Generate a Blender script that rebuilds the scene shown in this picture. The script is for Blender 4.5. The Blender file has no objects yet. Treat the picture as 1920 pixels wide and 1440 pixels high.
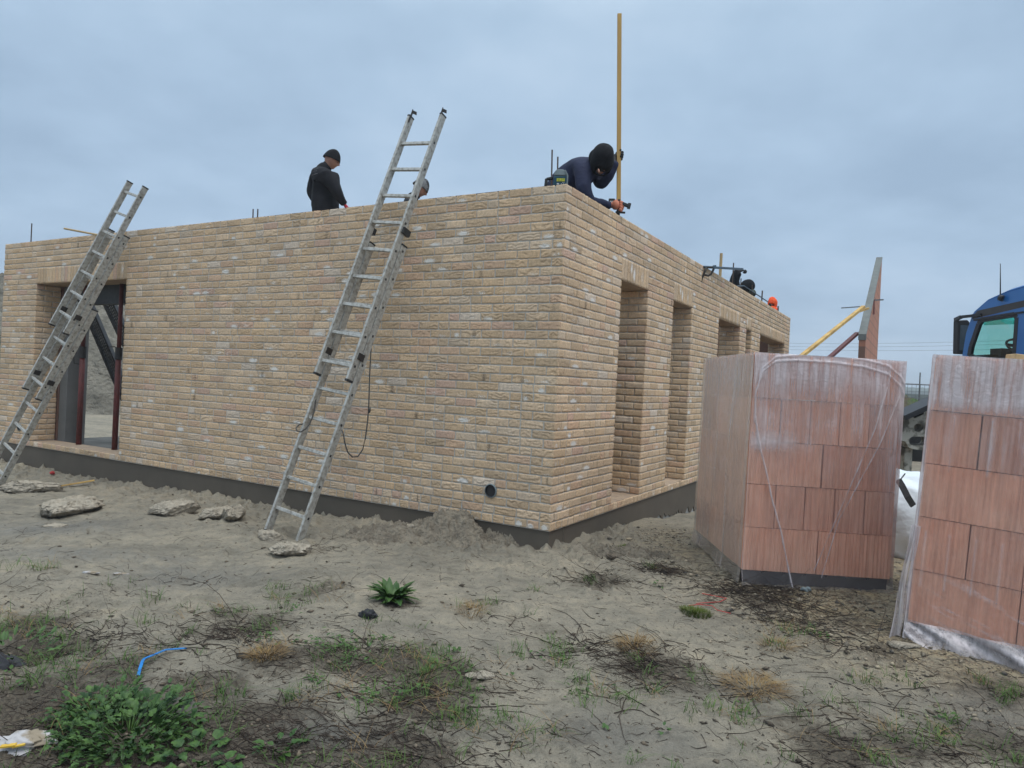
import bpy, bmesh, math, random
import numpy as np
from mathutils import Vector, Matrix
random.seed(7); RNG = np.random.default_rng(11)
R = math.radians; SC = bpy.context.scene; COL = SC.collection
# ------------------------------------------------------------------ camera model
FPX = 1343.0; ROLL = R(2.73); PITCH = -math.atan(5.0/FPX)
CAM = np.array([0, 0, 1.54])
_fw = np.array([0, math.cos(PITCH), math.sin(PITCH)]); _u0 = np.array([0, -math.sin(PITCH), math.cos(PITCH)]); _r0 = np.array([1.0, 0, 0])
_r = math.cos(ROLL)*_r0+math.sin(ROLL)*_u0; _u = -math.sin(ROLL)*_r0+math.cos(ROLL)*_u0
cam = bpy.data.cameras.new('camera'); co = bpy.data.objects.new('camera', cam); COL.objects.link(co)
cam.sensor_width = 36; cam.lens = FPX/1920*36; cam.clip_end = 5000; cam.clip_start = .05
mw = Matrix.Identity(4)
for i in range(3):
    mw[i][0] = _r[i]; mw[i][1] = _u[i]; mw[i][2] = -_fw[i]; mw[i][3] = CAM[i]
co.matrix_world = mw; SC.camera = co
def ray(px, py): return _fw+_r*(px-960)/FPX-_u*(py-720)/FPX
def at(px, py, Y):                      # measured point of the photo at depth Y
    d = ray(px, py); return CAM+d*(Y/d[1])
def on_z(px, py, z):
    d = ray(px, py); return CAM+d*((z-CAM[2])/d[2])
ANG = R(30.2); DR = np.array([math.sin(ANG), math.cos(ANG), 0]); DL = np.array([-math.cos(ANG), math.sin(ANG), 0])
CR = np.array([.3755, 5.959, 0.0])
def on_wall(px, py, which, off=0.0):    # which 'L' : the long wall left of the corner, 'R' : the wall right of it ; off = metres inside
    n = DR if which == 'L' else DL
    p0 = CR+n*off; d = ray(px, py); t = ((p0-CAM)@n)/(d@n); return CAM+t*d
# ------------------------------------------------------------------ noise
def _h(ix, iy, s):
    n = (ix.astype(np.int64)*374761393+iy.astype(np.int64)*668265263+int(s)*2147483647) & 0xffffffff
    n = ((n ^ (n >> 13))*1274126177) & 0xffffffff
    return ((n ^ (n >> 16)) & 0xffff)/32767.5-1.0
def vn(x, y, s=0):
    x = np.asarray(x, float); y = np.asarray(y, float)
    ix = np.floor(x); iy = np.floor(y); fx = x-ix; fy = y-iy
    fx = fx*fx*(3-2*fx); fy = fy*fy*(3-2*fy)
    a = _h(ix, iy, s); b = _h(ix+1, iy, s); c = _h(ix, iy+1, s); d = _h(ix+1, iy+1, s)
    return (a+(b-a)*fx)*(1-fy)+(c+(d-c)*fx)*fy
def fbm(x, y, s=0, o=4):
    t = 0; a = 1.0
    for k in range(o):
        t = t+a*vn(x*2**k+17.3*k, y*2**k-9.1*k, s+k); a *= .5
    return t/1.9
# ------------------------------------------------------------------ mesh helpers
def mesh(name, V, F, m, parent=None, smooth=False, attrs=None, mi=None):
    V = np.asarray(V, float).reshape(-1, 3); me = bpy.data.meshes.new(name)
    if isinstance(F, np.ndarray):
        n, k = F.shape; me.vertices.add(len(V)); me.vertices.foreach_set('co', V.ravel())
        me.loops.add(n*k); me.loops.foreach_set('vertex_index', F.astype(np.int32).ravel())
        me.polygons.add(n); me.polygons.foreach_set('loop_start', np.arange(0, n*k, k, dtype=np.int32))
        me.polygons.foreach_set('loop_total', np.full(n, k, dtype=np.int32))
        me.update(calc_edges=True)
    else:
        me.from_pydata(V.tolist(), [], [list(f) for f in F]); me.update()
    for a, arr in (attrs or {}).items():
        arr = np.asarray(arr, float)
        if arr.ndim == 1:
            at_ = me.attributes.new(a, 'FLOAT', 'POINT'); at_.data.foreach_set('value', arr)
        else:
            at_ = me.attributes.new(a, 'FLOAT_VECTOR', 'POINT'); at_.data.foreach_set('vector', arr.ravel())
    for x in (m if isinstance(m, (list, tuple)) else [m]): me.materials.append(x)
    if mi is not None: me.polygons.foreach_set('material_index', np.asarray(mi, dtype=np.int32))
    if smooth: me.polygons.foreach_set('use_smooth', np.ones(len(me.polygons), dtype=bool))
    o = bpy.data.objects.new(name, me); COL.objects.link(o)
    if parent: o.parent = parent
    return o
def tag(o, label=None, cat=None, group=None, kind=None):
    if label: o['label'] = label
    if cat: o['category'] = cat
    if group: o['group'] = group
    if kind: o['kind'] = kind
    return o
def empty(name, loc=(0, 0, 0), rz=0, label=None, cat=None, group=None):
    o = bpy.data.objects.new(name, None); COL.objects.link(o); o.location = loc; o.rotation_euler = (0, 0, rz)
    o.empty_display_size = .1
    return tag(o, label, cat, group)
class MB:
    def __init__(s): s.V = []; s.F = []; s.M = []
    def add(s, V, F, m=0):
        n = len(s.V); s.V += [tuple(map(float, v)) for v in V]; s.F += [tuple(i+n for i in f) for f in F]; s.M += [m]*len(F)
    def box(s, lo, hi, m=0, T=None):
        x0, y0, z0 = lo; x1, y1, z1 = hi
        V = [(x0,y0,z0),(x1,y0,z0),(x1,y1,z0),(x0,y1,z0),(x0,y0,z1),(x1,y0,z1),(x1,y1,z1),(x0,y1,z1)]
        if T is not None: V = [T @ Vector(v) for v in V]
        s.add(V, [(0,3,2,1),(4,5,6,7),(0,1,5,4),(1,2,6,5),(2,3,7,6),(3,0,4,7)], m)
    def bar(s, a, b, w, h=None, up=(0,0,1), m=0):     # rectangular bar from a to b
        h = h or w; a = Vector(a); b = Vector(b); d = (b-a).normalized(); up = Vector(up)
        if abs(d.dot(up)) > .98: up = Vector((1,0,0))
        x = d.cross(up).normalized(); y = x.cross(d).normalized()
        V = [p+x*sx*w/2+y*sy*h/2 for p in (a, b) for sx, sy in ((-1,-1),(1,-1),(1,1),(-1,1))]
        s.add(V, [(0,1,2,3),(7,6,5,4),(0,4,5,1),(1,5,6,2),(2,6,7,3),(3,7,4,0)], m)
    def tube(s, pts, r, n=8, m=0, cap=True):
        pts = [Vector(p) for p in pts]; rs = r if isinstance(r, (list, tuple)) else [r]*len(pts)
        rings = []; ref = Vector((0.13, 0.31, .94)).normalized()
        for i, p in enumerate(pts):
            d = (pts[min(i+1, len(pts)-1)]-pts[max(i-1, 0)]).normalized()
            x = d.cross(ref)
            if x.length < .05: x = d.cross(Vector((1, 0, 0)))
            x.normalize(); y = d.cross(x)
            rings.append([p+(x*math.cos(2*math.pi*k/n)+y*math.sin(2*math.pi*k/n))*rs[i] for k in range(n)])
        V = [v for rg in rings for v in rg]; F = []
        for i in range(len(pts)-1):
            for k in range(n):
                F.append((i*n+k, i*n+(k+1) % n, (i+1)*n+(k+1) % n, (i+1)*n+k))
        if cap: F += [tuple(range(n))[::-1], tuple((len(pts)-1)*n+k for k in range(n))]
        s.add(V, F, m)
    def prism(s, poly, y0, y1, m=0, T=None):          # polygon in x,z extruded in y
        n = len(poly); V = [(x, y0, z) for x, z in poly]+[(x, y1, z) for x, z in poly]
        if T is not None: V = [T @ Vector(v) for v in V]
        s.add(V, [tuple(range(n)), tuple(range(2*n-1, n-1, -1))]+[(i, i+n, (i+1) % n+n, (i+1) % n) for i in range(n)], m)
    def build(s, name, m, parent=None, smooth=False, bevel=0):
        o = mesh(name, np.array(s.V), s.F, m, parent, False, mi=s.M)
        if bevel:
            b = o.modifiers.new('bevel', 'BEVEL'); b.width = bevel; b.segments = 2; b.limit_method = 'ANGLE'
        if smooth:
            o.data.polygons.foreach_set('use_smooth', np.ones(len(o.data.polygons), dtype=bool))
        return o
def arc(a, b, sag, n=12):
    a = np.array(a, float); b = np.array(b, float)
    return [a+(b-a)*t-np.array([0, 0, 4*sag*t*(1-t)]) for t in np.linspace(0, 1, n)]
# ------------------------------------------------------------------ materials
def nt(name):
    m = bpy.data.materials.new(name); m.use_nodes = True; t = m.node_tree; p = t.nodes['Principled BSDF']; return m, t, p
def N(t, typ, **k):
    n = t.nodes.new(typ)
    for a, v in k.items():
        if a.startswith('i_'): n.inputs[a[2:].replace('_', ' ')].default_value = v
        else: setattr(n, a, v)
    return n
def ramp(t, src, stops):
    r = t.nodes.new('ShaderNodeValToRGB'); t.links.new(src, r.inputs[0]); e = r.color_ramp.elements
    while len(e) < len(stops): e.new(.5)
    for i, (p, c) in enumerate(stops): e[i].position = p; e[i].color = (*c, 1) if len(c) == 3 else c
    return r.outputs[0]
def mixc(t, f, a, b, mode='MIX'):
    n = t.nodes.new('ShaderNodeMix'); n.data_type = 'RGBA'; n.blend_type = mode
    for s, v in ((0, f), (6, a), (7, b)):
        if isinstance(v, (int, float)): n.inputs[s].default_value = v
        elif isinstance(v, tuple): n.inputs[s].default_value = (*v, 1) if len(v) == 3 else v
        else: t.links.new(v, n.inputs[s])
    return n.outputs[2]
def mth(t, op, a, b=0.0, c=None, clamp=False):
    n = t.nodes.new('ShaderNodeMath'); n.operation = op; n.use_clamp = clamp
    for s, v in ((0, a), (1, b)) + (((2, c),) if c is not None else ()):
        if isinstance(v, (int, float)): n.inputs[s].default_value = v
        else: t.links.new(v, n.inputs[s])
    return n.outputs[0]
def noise(t, vec, sc, det=4, rough=.55, dist=0):
    n = N(t, 'ShaderNodeTexNoise'); n.inputs['Scale'].default_value = sc; n.inputs['Detail'].default_value = det
    n.inputs['Roughness'].default_value = rough; n.inputs['Distortion'].default_value = dist
    if vec is not None: t.links.new(vec, n.inputs['Vector'])
    return n.outputs[0]
def coords(t, world=False, sc=None, rnd=True):
    if world: v = N(t, 'ShaderNodeNewGeometry').outputs['Position']
    else:
        v = N(t, 'ShaderNodeTexCoord').outputs['Object']
        if rnd:
            oi = N(t, 'ShaderNodeObjectInfo'); a = N(t, 'ShaderNodeVectorMath', operation='MULTIPLY_ADD')
            t.links.new(oi.outputs['Random'], a.inputs[0]); a.inputs[1].default_value = (37, 51, 23); t.links.new(v, a.inputs[2]); v = a.outputs[0]
    if sc:
        m = N(t, 'ShaderNodeMapping'); m.inputs['Scale'].default_value = sc; t.links.new(v, m.inputs[0]); v = m.outputs[0]
    return v
def bump(t, p, h, strength=.5, dist=.01, prev=None):
    b = N(t, 'ShaderNodeBump'); b.inputs['Strength'].default_value = strength; b.inputs['Distance'].default_value = dist
    t.links.new(h, b.inputs['Height'])
    if prev is not None: t.links.new(prev, b.inputs['Normal'])
    t.links.new(b.outputs[0], p.inputs['Normal']); return b.outputs[0]
def mat(name, c1, c2=None, sc=8, rough=.7, bmp=0, bsc=60, metal=0, spec=.3, stretch=None, world=False, det=5, bd=.004, pos=(.35, .65), coat=0):
    m, t, p = nt(name); v = coords(t, world, stretch); c2 = c2 or tuple(x*.75 for x in c1)
    n = noise(t, v, sc, det); t.links.new(ramp(t, n, [(pos[0], c1), (pos[1], c2)]), p.inputs['Base Color'])
    p.inputs['Roughness'].default_value = rough; p.inputs['Metallic'].default_value = metal; p.inputs['Specular IOR Level'].default_value = spec
    p.inputs['Coat Weight'].default_value = coat
    if bmp: bump(t, p, noise(t, v, bsc, 4), bmp, bd)
    return m
exec_mats = {}
def brick_mat():
    m, t, p = nt('handmade_brick')
    a = N(t, 'ShaderNodeAttribute', attribute_name='tint').outputs['Vector']
    w = N(t, 'ShaderNodeAttribute', attribute_name='white').outputs['Fac']; k = N(t, 'ShaderNodeAttribute', attribute_name='scorch').outputs['Fac']
    v = coords(t, rnd=False)
    n1 = noise(t, v, 45, 5, .65); n2 = noise(t, v, 260, 3, .6); n3 = noise(t, v, 2.2, 3)
    c = mixc(t, 1.0, a, ramp(t, n1, [(.3, (.80, .78, .76)), (.5, (1, 1, 1)), (.72, (1.22, 1.2, 1.14))]), 'MULTIPLY')
    c = mixc(t, 1.0, c, ramp(t, n2, [(.32, (.72, .70, .68)), (.45, (1, 1, 1)), (.7, (1.13, 1.13, 1.13))]), 'MULTIPLY')
    c = mixc(t, 1.0, c, ramp(t, n3, [(.35, (.92, .93, .95)), (.65, (1.06, 1.04, 1.0))]), 'MULTIPLY')
    wm = mth(t, 'MULTIPLY', mth(t, 'SUBTRACT', mth(t, 'ADD', w, mth(t, 'MULTIPLY', noise(t, v, 85, 5, .8), 2.4)), 1.72), 3.0, clamp=True)
    c = mixc(t, wm, c, (.72, .68, .63))
    km = mth(t, 'MULTIPLY', mth(t, 'SUBTRACT', mth(t, 'ADD', k, mth(t, 'MULTIPLY', noise(t, v, 150, 4, .8), 2.2)), 1.62), 3.0, clamp=True)
    c = mixc(t, mth(t, 'MULTIPLY', km, .8), c, (.07, .055, .045))
    t.links.new(c, p.inputs['Base Color']); p.inputs['Roughness'].default_value = .9; p.inputs['Specular IOR Level'].default_value = .15
    bump(t, p, n2, .5, .003)
    return m
def ground_mat():
    m, t, p = nt('wet_sand'); v = coords(t, True)
    org = N(t, 'ShaderNodeAttribute', attribute_name='organic').outputs['Fac']; gr = N(t, 'ShaderNodeAttribute', attribute_name='gravel').outputs['Fac']
    wet = N(t, 'ShaderNodeAttribute', attribute_name='wet').outputs['Fac']
    sm = N(t, 'ShaderNodeMapping'); sm.inputs['Scale'].default_value = (1, 1.6, 1); t.links.new(v, sm.inputs[0]); sv = sm.outputs[0]
    big = noise(t, sv, .9, 5, .6); mid = noise(t, sv, 7, 6, .65, .3); fine = noise(t, v, 85, 5, .7); grain = noise(t, v, 320, 2)
    c = ramp(t, big, [(.3, (.185, .166, .134)), (.5, (.250, .221, .174)), (.7, (.318, .275, .210))])
    c = mixc(t, 1.0, c, ramp(t, mid, [(.28, (.66, .66, .65)), (.5, (1, 1, 1)), (.75, (1.28, 1.24, 1.17))]), 'MULTIPLY')
    # pale yellow sand and dark gravel near the block packs
    gcol = ramp(t, noise(t, v, 5, 4), [(.4, (.36, .285, .175)), (.6, (.27, .23, .165))])
    vo = N(t, 'ShaderNodeTexVoronoi'); vo.inputs['Scale'].default_value = 75; t.links.new(v, vo.inputs['Vector'])
    sel = mth(t, 'MULTIPLY', mth(t, 'SUBTRACT', noise(t, v, 26, 3, .6), .46), 9.0, clamp=True)
    peb = ramp(t, vo.outputs['Color'], [(0, (.035, .03, .028)), (.45, (.09, .07, .05)), (.7, (.2, .12, .07)), (1, (.42, .36, .26))])
    gcol = mixc(t, mth(t, 'MULTIPLY', sel, .8), gcol, peb)
    gm = mth(t, 'MULTIPLY', mth(t, 'ADD', gr, mth(t, 'MULTIPLY', mth(t, 'SUBTRACT', mid, .5), 1.6)), gr, clamp=True)
    c = mixc(t, gm, c, gcol)
    # dark organic soil between the weeds
    om = mth(t, 'MULTIPLY', mth(t, 'SUBTRACT', mth(t, 'ADD', org, mth(t, 'MULTIPLY', noise(t, sv, 14, 6, .7), 1.0)), .86), 3.0, clamp=True)
    c = mixc(t, mth(t, 'MULTIPLY', om, .86), c, ramp(t, noise(t, v, 60, 4), [(.35, (.035, .028, .021)), (.65, (.105, .082, .06))]))
    # specks
    sp = mth(t, 'MULTIPLY', mth(t, 'SUBTRACT', noise(t, sv, 42, 6, .75), .555), 12.0, clamp=True)
    c = mixc(t, mth(t, 'MULTIPLY', sp, .62), c, (.075, .06, .042))
    c = mixc(t, 1.0, c, ramp(t, grain, [(.3, (.8, .8, .8)), (.7, (1.16, 1.16, 1.15))]), 'MULTIPLY')
    c = mixc(t, mth(t, 'MULTIPLY', wet, .55), c, (.15, .143, .128))
    t.links.new(c, p.inputs['Base Color'])
    t.links.new(mth(t, 'SUBTRACT', .92, mth(t, 'MULTIPLY', wet, .6)), p.inputs['Roughness']); p.inputs['Specular IOR Level'].default_value = .28
    b = bump(t, p, mid, .6, .03); b = bump(t, p, fine, 1.0, .012, b); bump(t, p, vo.outputs['Distance'], .25, .004, b)
    return m
MT = {}
MT['brick'] = brick_mat(); MT['ground'] = ground_mat()
MT['mortar'] = mat('grey_mortar', (.56, .53, .48), (.46, .43, .385), 30, .95, .8, 120, spec=.1)
MT['soffit'] = mat('lintel_soffit', (.40, .29, .20), (.30, .22, .16), 12, .9, .5, 60)
MT['plinth'] = mat('dark_cement_render', (.128, .106, .083), (.100, .084, .067), 3, .8, .35, 30, pos=(.3, .7))
MT['found'] = mat('pale_foundation', (.40, .40, .40), (.26, .26, .25), 14, .9, .6, 50)
MT['slab'] = mat('wet_slab', (.12, .115, .105), (.06, .058, .054), 2.2, .75, .5, 12, spec=.12)
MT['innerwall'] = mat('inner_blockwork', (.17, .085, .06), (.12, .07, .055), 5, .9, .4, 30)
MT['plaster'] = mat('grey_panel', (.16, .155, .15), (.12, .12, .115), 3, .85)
MT['alu'] = mat('worn_aluminium', (.50, .49, .46), (.34, .325, .29), 16, .5, .3, 90, metal=.35, spec=.5, pos=(.38, .62))
MT['aludirt'] = mat('dirty_aluminium', (.47, .46, .43), (.22, .20, .17), 30, .55, .3, 60, metal=.35, spec=.4, pos=(.42, .72))
MT['blackp'] = mat('black_plastic', (.022, .022, .024), (.035, .035, .036), 20, .5)
MT['rope'] = mat('grey_rope', (.085, .08, .075), (.05, .045, .04), 60, .9, .6, 200)
MT['steelred'] = mat('red_oxide_steel', (.14, .032, .028), (.09, .025, .022), 14, .55, .2, 60)
MT['darksteel'] = mat('dark_steel', (.035, .034, .035), (.05, .042, .038), 12, .55, .2, 60, metal=.4)
MT['rebar'] = mat('rusty_rebar', (.07, .05, .045), (.11, .07, .05), 40, .7, metal=.3)
MT['blacksteel'] = mat('black_channel', (.022, .022, .024), (.04, .035, .034), 9, .5, .2, 60)
MT['wood'] = mat('yellow_batten', (.60, .39, .13), (.42, .26, .09), 5, .7, .3, 40, stretch=(1, 1, .15), pos=(.4, .6))
MT['woodpale'] = mat('pale_timber', (.50, .36, .19), (.38, .26, .13), 6, .75, .3, 40, stretch=(1, 1, .2))
MT['mudlump'] = mat('pale_mortar_lump', (.47, .41, .33), (.32, .275, .215), 18, .95, 1.0, 45, bd=.02)
MT['soil'] = mat('loose_soil', (.25, .215, .165), (.145, .122, .095), 9, .95, 1.0, 35, world=True, bd=.03)
MT['soildark'] = mat('pile_soil', (.20, .18, .145), (.10, .09, .072), 1.6, .95, 1.0, 4, world=True, bd=.25, det=8)
MT['sand'] = mat('yellow_sand', (.42, .31, .175), (.33, .24, .14), 4, .95, .8, 25, world=True, bd=.03)
MT['greenmound'] = mat('weedy_earth', (.05, .10, .022), (.085, .065, .04), 3.5, .95, .8, 14, world=True, bd=.1)
MT['jacketblack'] = mat('black_jacket', (.006, .006, .009), (.011, .011, .015), 9, .85, .5, 14, bd=.02)
MT['jacketnavy'] = mat('navy_jacket', (.012, .015, .04), (.02, .025, .06), 9, .8, .5, 14, bd=.02)
MT['trousers'] = mat('dark_trousers', (.02, .02, .024), (.03, .03, .034), 9, .85)
MT['skin'] = mat('skin', (.40, .21, .15), (.34, .17, .12), 14, .5)
MT['hatblack'] = mat('black_knit', (.006, .006, .008), (.011, .011, .014), 50, .95, .5, 120)
MT['hatgrey'] = mat('grey_knit', (.16, .16, .165), (.04, .04, .042), 14, .95, .5, 120, pos=(.45, .55))
MT['redglove'] = mat('red_glove', (.42, .03, .045), (.3, .02, .03), 20, .8)
MT['orangeglove'] = mat('orange_glove', (.56, .20, .12), (.5, .17, .10), 30, .7, .4, 80)
MT['blackglove'] = mat('black_glove', (.012, .012, .014), (.022, .022, .025), 30, .6, .4, 80)
MT['hiviz'] = mat('orange_hiviz', (.95, .12, .02), (.8, .07, .012), 12, .7, .5, 20, bd=.02)
MT['camo'] = mat('grey_green_cloth', (.10, .115, .085), (.03, .035, .03), 24, .9, pos=(.47, .53))
MT['marks'] = mat('print_white', (.20, .19, .2), (.1, .09, .1), 90, .7)
MT['teal'] = mat('teal_casing', (.012, .055, .085), (.016, .07, .10), 10, .45)
MT['greyp'] = mat('grey_plastic', (.20, .24, .25), (.16, .19, .2), 10, .5)
MT['yellow'] = mat('yellow_label', (.50, .48, .04), (.25, .27, .04), 120, .6, pos=(.45, .55))
MT['white'] = mat('white_plastic', (.75, .75, .74), (.6, .6, .6), 10, .6)
MT['bluegrey'] = mat('blue_grey_metal', (.085, .12, .155), (.06, .09, .12), 15, .5, metal=.3)
MT['truckblue'] = mat('blue_cab_paint', (.004, .115, .36), (.005, .125, .39), 2, .3, coat=.3, spec=.5)
MT['truckdark'] = mat('dark_cab_trim', (.015, .015, .018), (.022, .022, .025), 8, .4)
MT['truckgrey'] = mat('brown_grey_trim', (.05, .043, .042), (.04, .036, .035), 8, .45)
MT['rubber'] = mat('tyre_rubber', (.02, .02, .02), (.03, .03, .03), 20, .85)
MT['bag'] = mat('white_woven_bag', (.72, .76, .80), (.62, .66, .70), 4, .6, .5, 12, bd=.03)
MT['bagband'] = mat('black_band', (.03, .032, .035), (.05, .05, .05), 40, .6, .5, 150)
MT['pallet'] = mat('black_pallet_wood', (.018, .017, .018), (.03, .027, .025), 12, .6, .4, 50)
MT['holed'] = mat('mud_spattered_metal', (.36, .345, .30), (.09, .085, .07), 7, .8, .5, 30, det=9, pos=(.47, .60))
MT['coping'] = mat('grey_screed', (.17, .18, .17), (.13, .135, .13), 5, .9, .4, 30)
MT['leaf'] = mat('kale_leaf', (.014, .042, .014), (.075, .145, .030), 16, .55, .3, 60, world=True)
MT['leafdark'] = mat('dock_leaf', (.03, .075, .016), (.065, .12, .028), 12, .5, .3, 60, world=True)
MT['grass'] = mat('grass_blade', (.04, .10, .016), (.09, .15, .028), 9, .6, world=True)
MT['dry'] = mat('dry_stalk', (.30, .20, .085), (.17, .10, .045), 14, .8, world=True)
MT['moss'] = mat('moss_tuft', (.055, .10, .014), (.12, .13, .02), 20, .8, world=True)
MT['twig'] = mat('dark_root', (.022, .016, .013), (.07, .048, .035), 14, .8, world=True)
MT['chip'] = mat('soil_crumb', (.05, .04, .03), (.19, .15, .11), 8, .9, world=True)
MT['pebble'] = mat('pebble', (.06, .055, .05), (.34, .28, .2), 13, .8, world=True, pos=(.4, .6))
MT['blue'] = mat('blue_plastic', (.01, .20, .55), (.01, .15, .42), 20, .4)
MT['redstring'] = mat('red_twine', (.50, .06, .06), (.4, .04, .04), 20, .8)
MT['charcoal'] = mat('charcoal_clod', (.02, .02, .024), (.04, .04, .045), 14, .8, 1, 40, bd=.01)
MT['stone'] = mat('grey_stone', (.17, .155, .13), (.12, .11, .095), 10, .85, .5, 40)
MT['paper'] = mat('crumpled_paper', (.26, .21, .15), (.42, .40, .40), 9, .7, pos=(.45, .55))
MT['wire'] = mat('galvanised_wire', (.17, .18, .19), (.13, .14, .15), 10, .6, metal=.5)
MT['farwood'] = mat('far_trees', (.045, .065, .05), (.07, .085, .07), .2, .95)
MT['rosy'] = mat('rosy_block', (.50, .155, .065), (.44, .13, .055), 5, .9, .4, 40)
def lump_mat():
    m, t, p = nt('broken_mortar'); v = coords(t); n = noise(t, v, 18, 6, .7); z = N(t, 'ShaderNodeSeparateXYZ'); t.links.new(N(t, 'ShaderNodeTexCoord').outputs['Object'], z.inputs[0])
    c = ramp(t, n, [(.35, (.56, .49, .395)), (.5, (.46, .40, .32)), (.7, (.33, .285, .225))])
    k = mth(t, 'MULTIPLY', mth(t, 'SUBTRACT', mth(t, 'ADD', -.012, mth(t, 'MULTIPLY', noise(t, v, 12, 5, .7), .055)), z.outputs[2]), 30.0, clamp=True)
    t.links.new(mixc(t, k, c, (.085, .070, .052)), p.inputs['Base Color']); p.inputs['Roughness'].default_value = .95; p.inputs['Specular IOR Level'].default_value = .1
    bump(t, p, noise(t, v, 40, 6, .75), 1.0, .03); return m
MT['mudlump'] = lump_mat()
def terracotta():
    m, t, p = nt('terracotta_block'); v = coords(t)
    s1 = N(t, 'ShaderNodeMapping'); s1.inputs['Scale'].default_value = (1, 1, .06); t.links.new(v, s1.inputs[0])
    n1 = noise(t, s1.outputs[0], 45, 4, .6); n2 = noise(t, v, 3, 3); oi = N(t, 'ShaderNodeObjectInfo').outputs['Random']
    c = ramp(t, n2, [(.35, (.70, .35, .235)), (.65, (.74, .42, .30))])
    c = mixc(t, 1.0, c, ramp(t, n1, [(.3, (.80, .77, .76)), (.5, (1, 1, 1)), (.72, (1.18, 1.2, 1.22))]), 'MULTIPLY')
    c = mixc(t, 1.0, c, ramp(t, oi, [(0, (.86, .84, .86)), (1, (1.1, 1.08, 1.05))]), 'MULTIPLY')
    t.links.new(c, p.inputs['Base Color']); p.inputs['Roughness'].default_value = .75; p.inputs['Specular IOR Level'].default_value = .2
    bump(t, p, noise(t, v, 130, 3), .3, .003); return m
MT['terra'] = terracotta()
def film_mat():
    m, t, p = nt('shrink_film'); v = coords(t)
    mk = N(t, 'ShaderNodeAttribute', attribute_name='milk').outputs['Fac']
    s1 = N(t, 'ShaderNodeMapping'); s1.inputs['Scale'].default_value = (1, 1, .05); t.links.new(v, s1.inputs[0])
    st = noise(t, s1.outputs[0], 30, 5, .65); big = noise(t, v, 3.2, 3, .5, .6); fold = noise(t, v, 22, 4, .6, 1.2)
    f = mth(t, 'MULTIPLY', mk, mth(t, 'ADD', .30, mth(t, 'MULTIPLY', mth(t, 'SUBTRACT', st, .42), 2.2)))
    f = mth(t, 'ADD', f, mth(t, 'MULTIPLY', mth(t, 'MULTIPLY', mth(t, 'SUBTRACT', big, .45), .5), mk))
    f = mth(t, 'ADD', f, .09, clamp=True)
    f = mth(t, 'MINIMUM', f, .8)
    tr = N(t, 'ShaderNodeBsdfTransparent'); mx = N(t, 'ShaderNodeMixShader'); t.links.new(f, mx.inputs[0])
    t.links.new(tr.outputs[0], mx.inputs[1]); t.links.new(p.outputs[0], mx.inputs[2])
    gl = N(t, 'ShaderNodeBsdfGlossy'); gl.inputs['Roughness'].default_value = .22; gl.inputs['Color'].default_value = (1, 1, 1, 1)
    fr = N(t, 'ShaderNodeFresnel'); fr.inputs['IOR'].default_value = 1.35
    m2 = N(t, 'ShaderNodeMixShader'); t.links.new(mth(t, 'MULTIPLY', fr.outputs[0], .55), m2.inputs[0]); t.links.new(mx.outputs[0], m2.inputs[1]); t.links.new(gl.outputs[0], m2.inputs[2])
    t.links.new(m2.outputs[0], t.nodes['Material Output'].inputs['Surface'])
    p.inputs['Base Color'].default_value = (.66, .60, .62, 1); p.inputs['Roughness'].default_value = .35
    b = N(t, 'ShaderNodeBump'); b.inputs['Strength'].default_value = .55; b.inputs['Distance'].default_value = .012; t.links.new(fold, b.inputs['Height'])
    for x in (p, gl, fr): t.links.new(b.outputs[0], x.inputs['Normal'])
    return m
MT['film'] = film_mat()
def glass_mat(name, col, mixf):
    m, t, p = nt(name); tr = N(t, 'ShaderNodeBsdfTransparent'); tr.inputs[0].default_value = (*col, 1)
    g = N(t, 'ShaderNodeBsdfGlossy'); g.inputs['Roughness'].default_value = .03; mx = N(t, 'ShaderNodeMixShader'); mx.inputs[0].default_value = mixf
    t.links.new(tr.outputs[0], mx.inputs[1]); t.links.new(g.outputs[0], mx.inputs[2]); t.links.new(mx.outputs[0], t.nodes['Material Output'].inputs['Surface']); return m
MT['glass'] = glass_mat('green_tinted_glass', (.60, .86, .78), .06)
MT['glassband'] = glass_mat('tint_band_glass', (.05, .55, .45), .05)
# ------------------------------------------------------------------ light
SUN_EL, SUN_AZ = R(66), R(140)          # azimuth clockwise from +Y
W = bpy.data.worlds.new('World'); SC.world = W; W.use_nodes = True; wt = W.node_tree; bg = wt.nodes['Background']
sky = wt.nodes.new('ShaderNodeTexSky'); sky.sky_type = 'NISHITA'; sky.sun_disc = False; sky.sun_elevation = SUN_EL; sky.sun_rotation = SUN_AZ
sky.air_density = 1.5; sky.dust_density = 3.0
tc = wt.nodes.new('ShaderNodeTexCoord'); sx = wt.nodes.new('ShaderNodeSeparateXYZ'); wt.links.new(tc.outputs['Generated'], sx.inputs[0])
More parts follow.
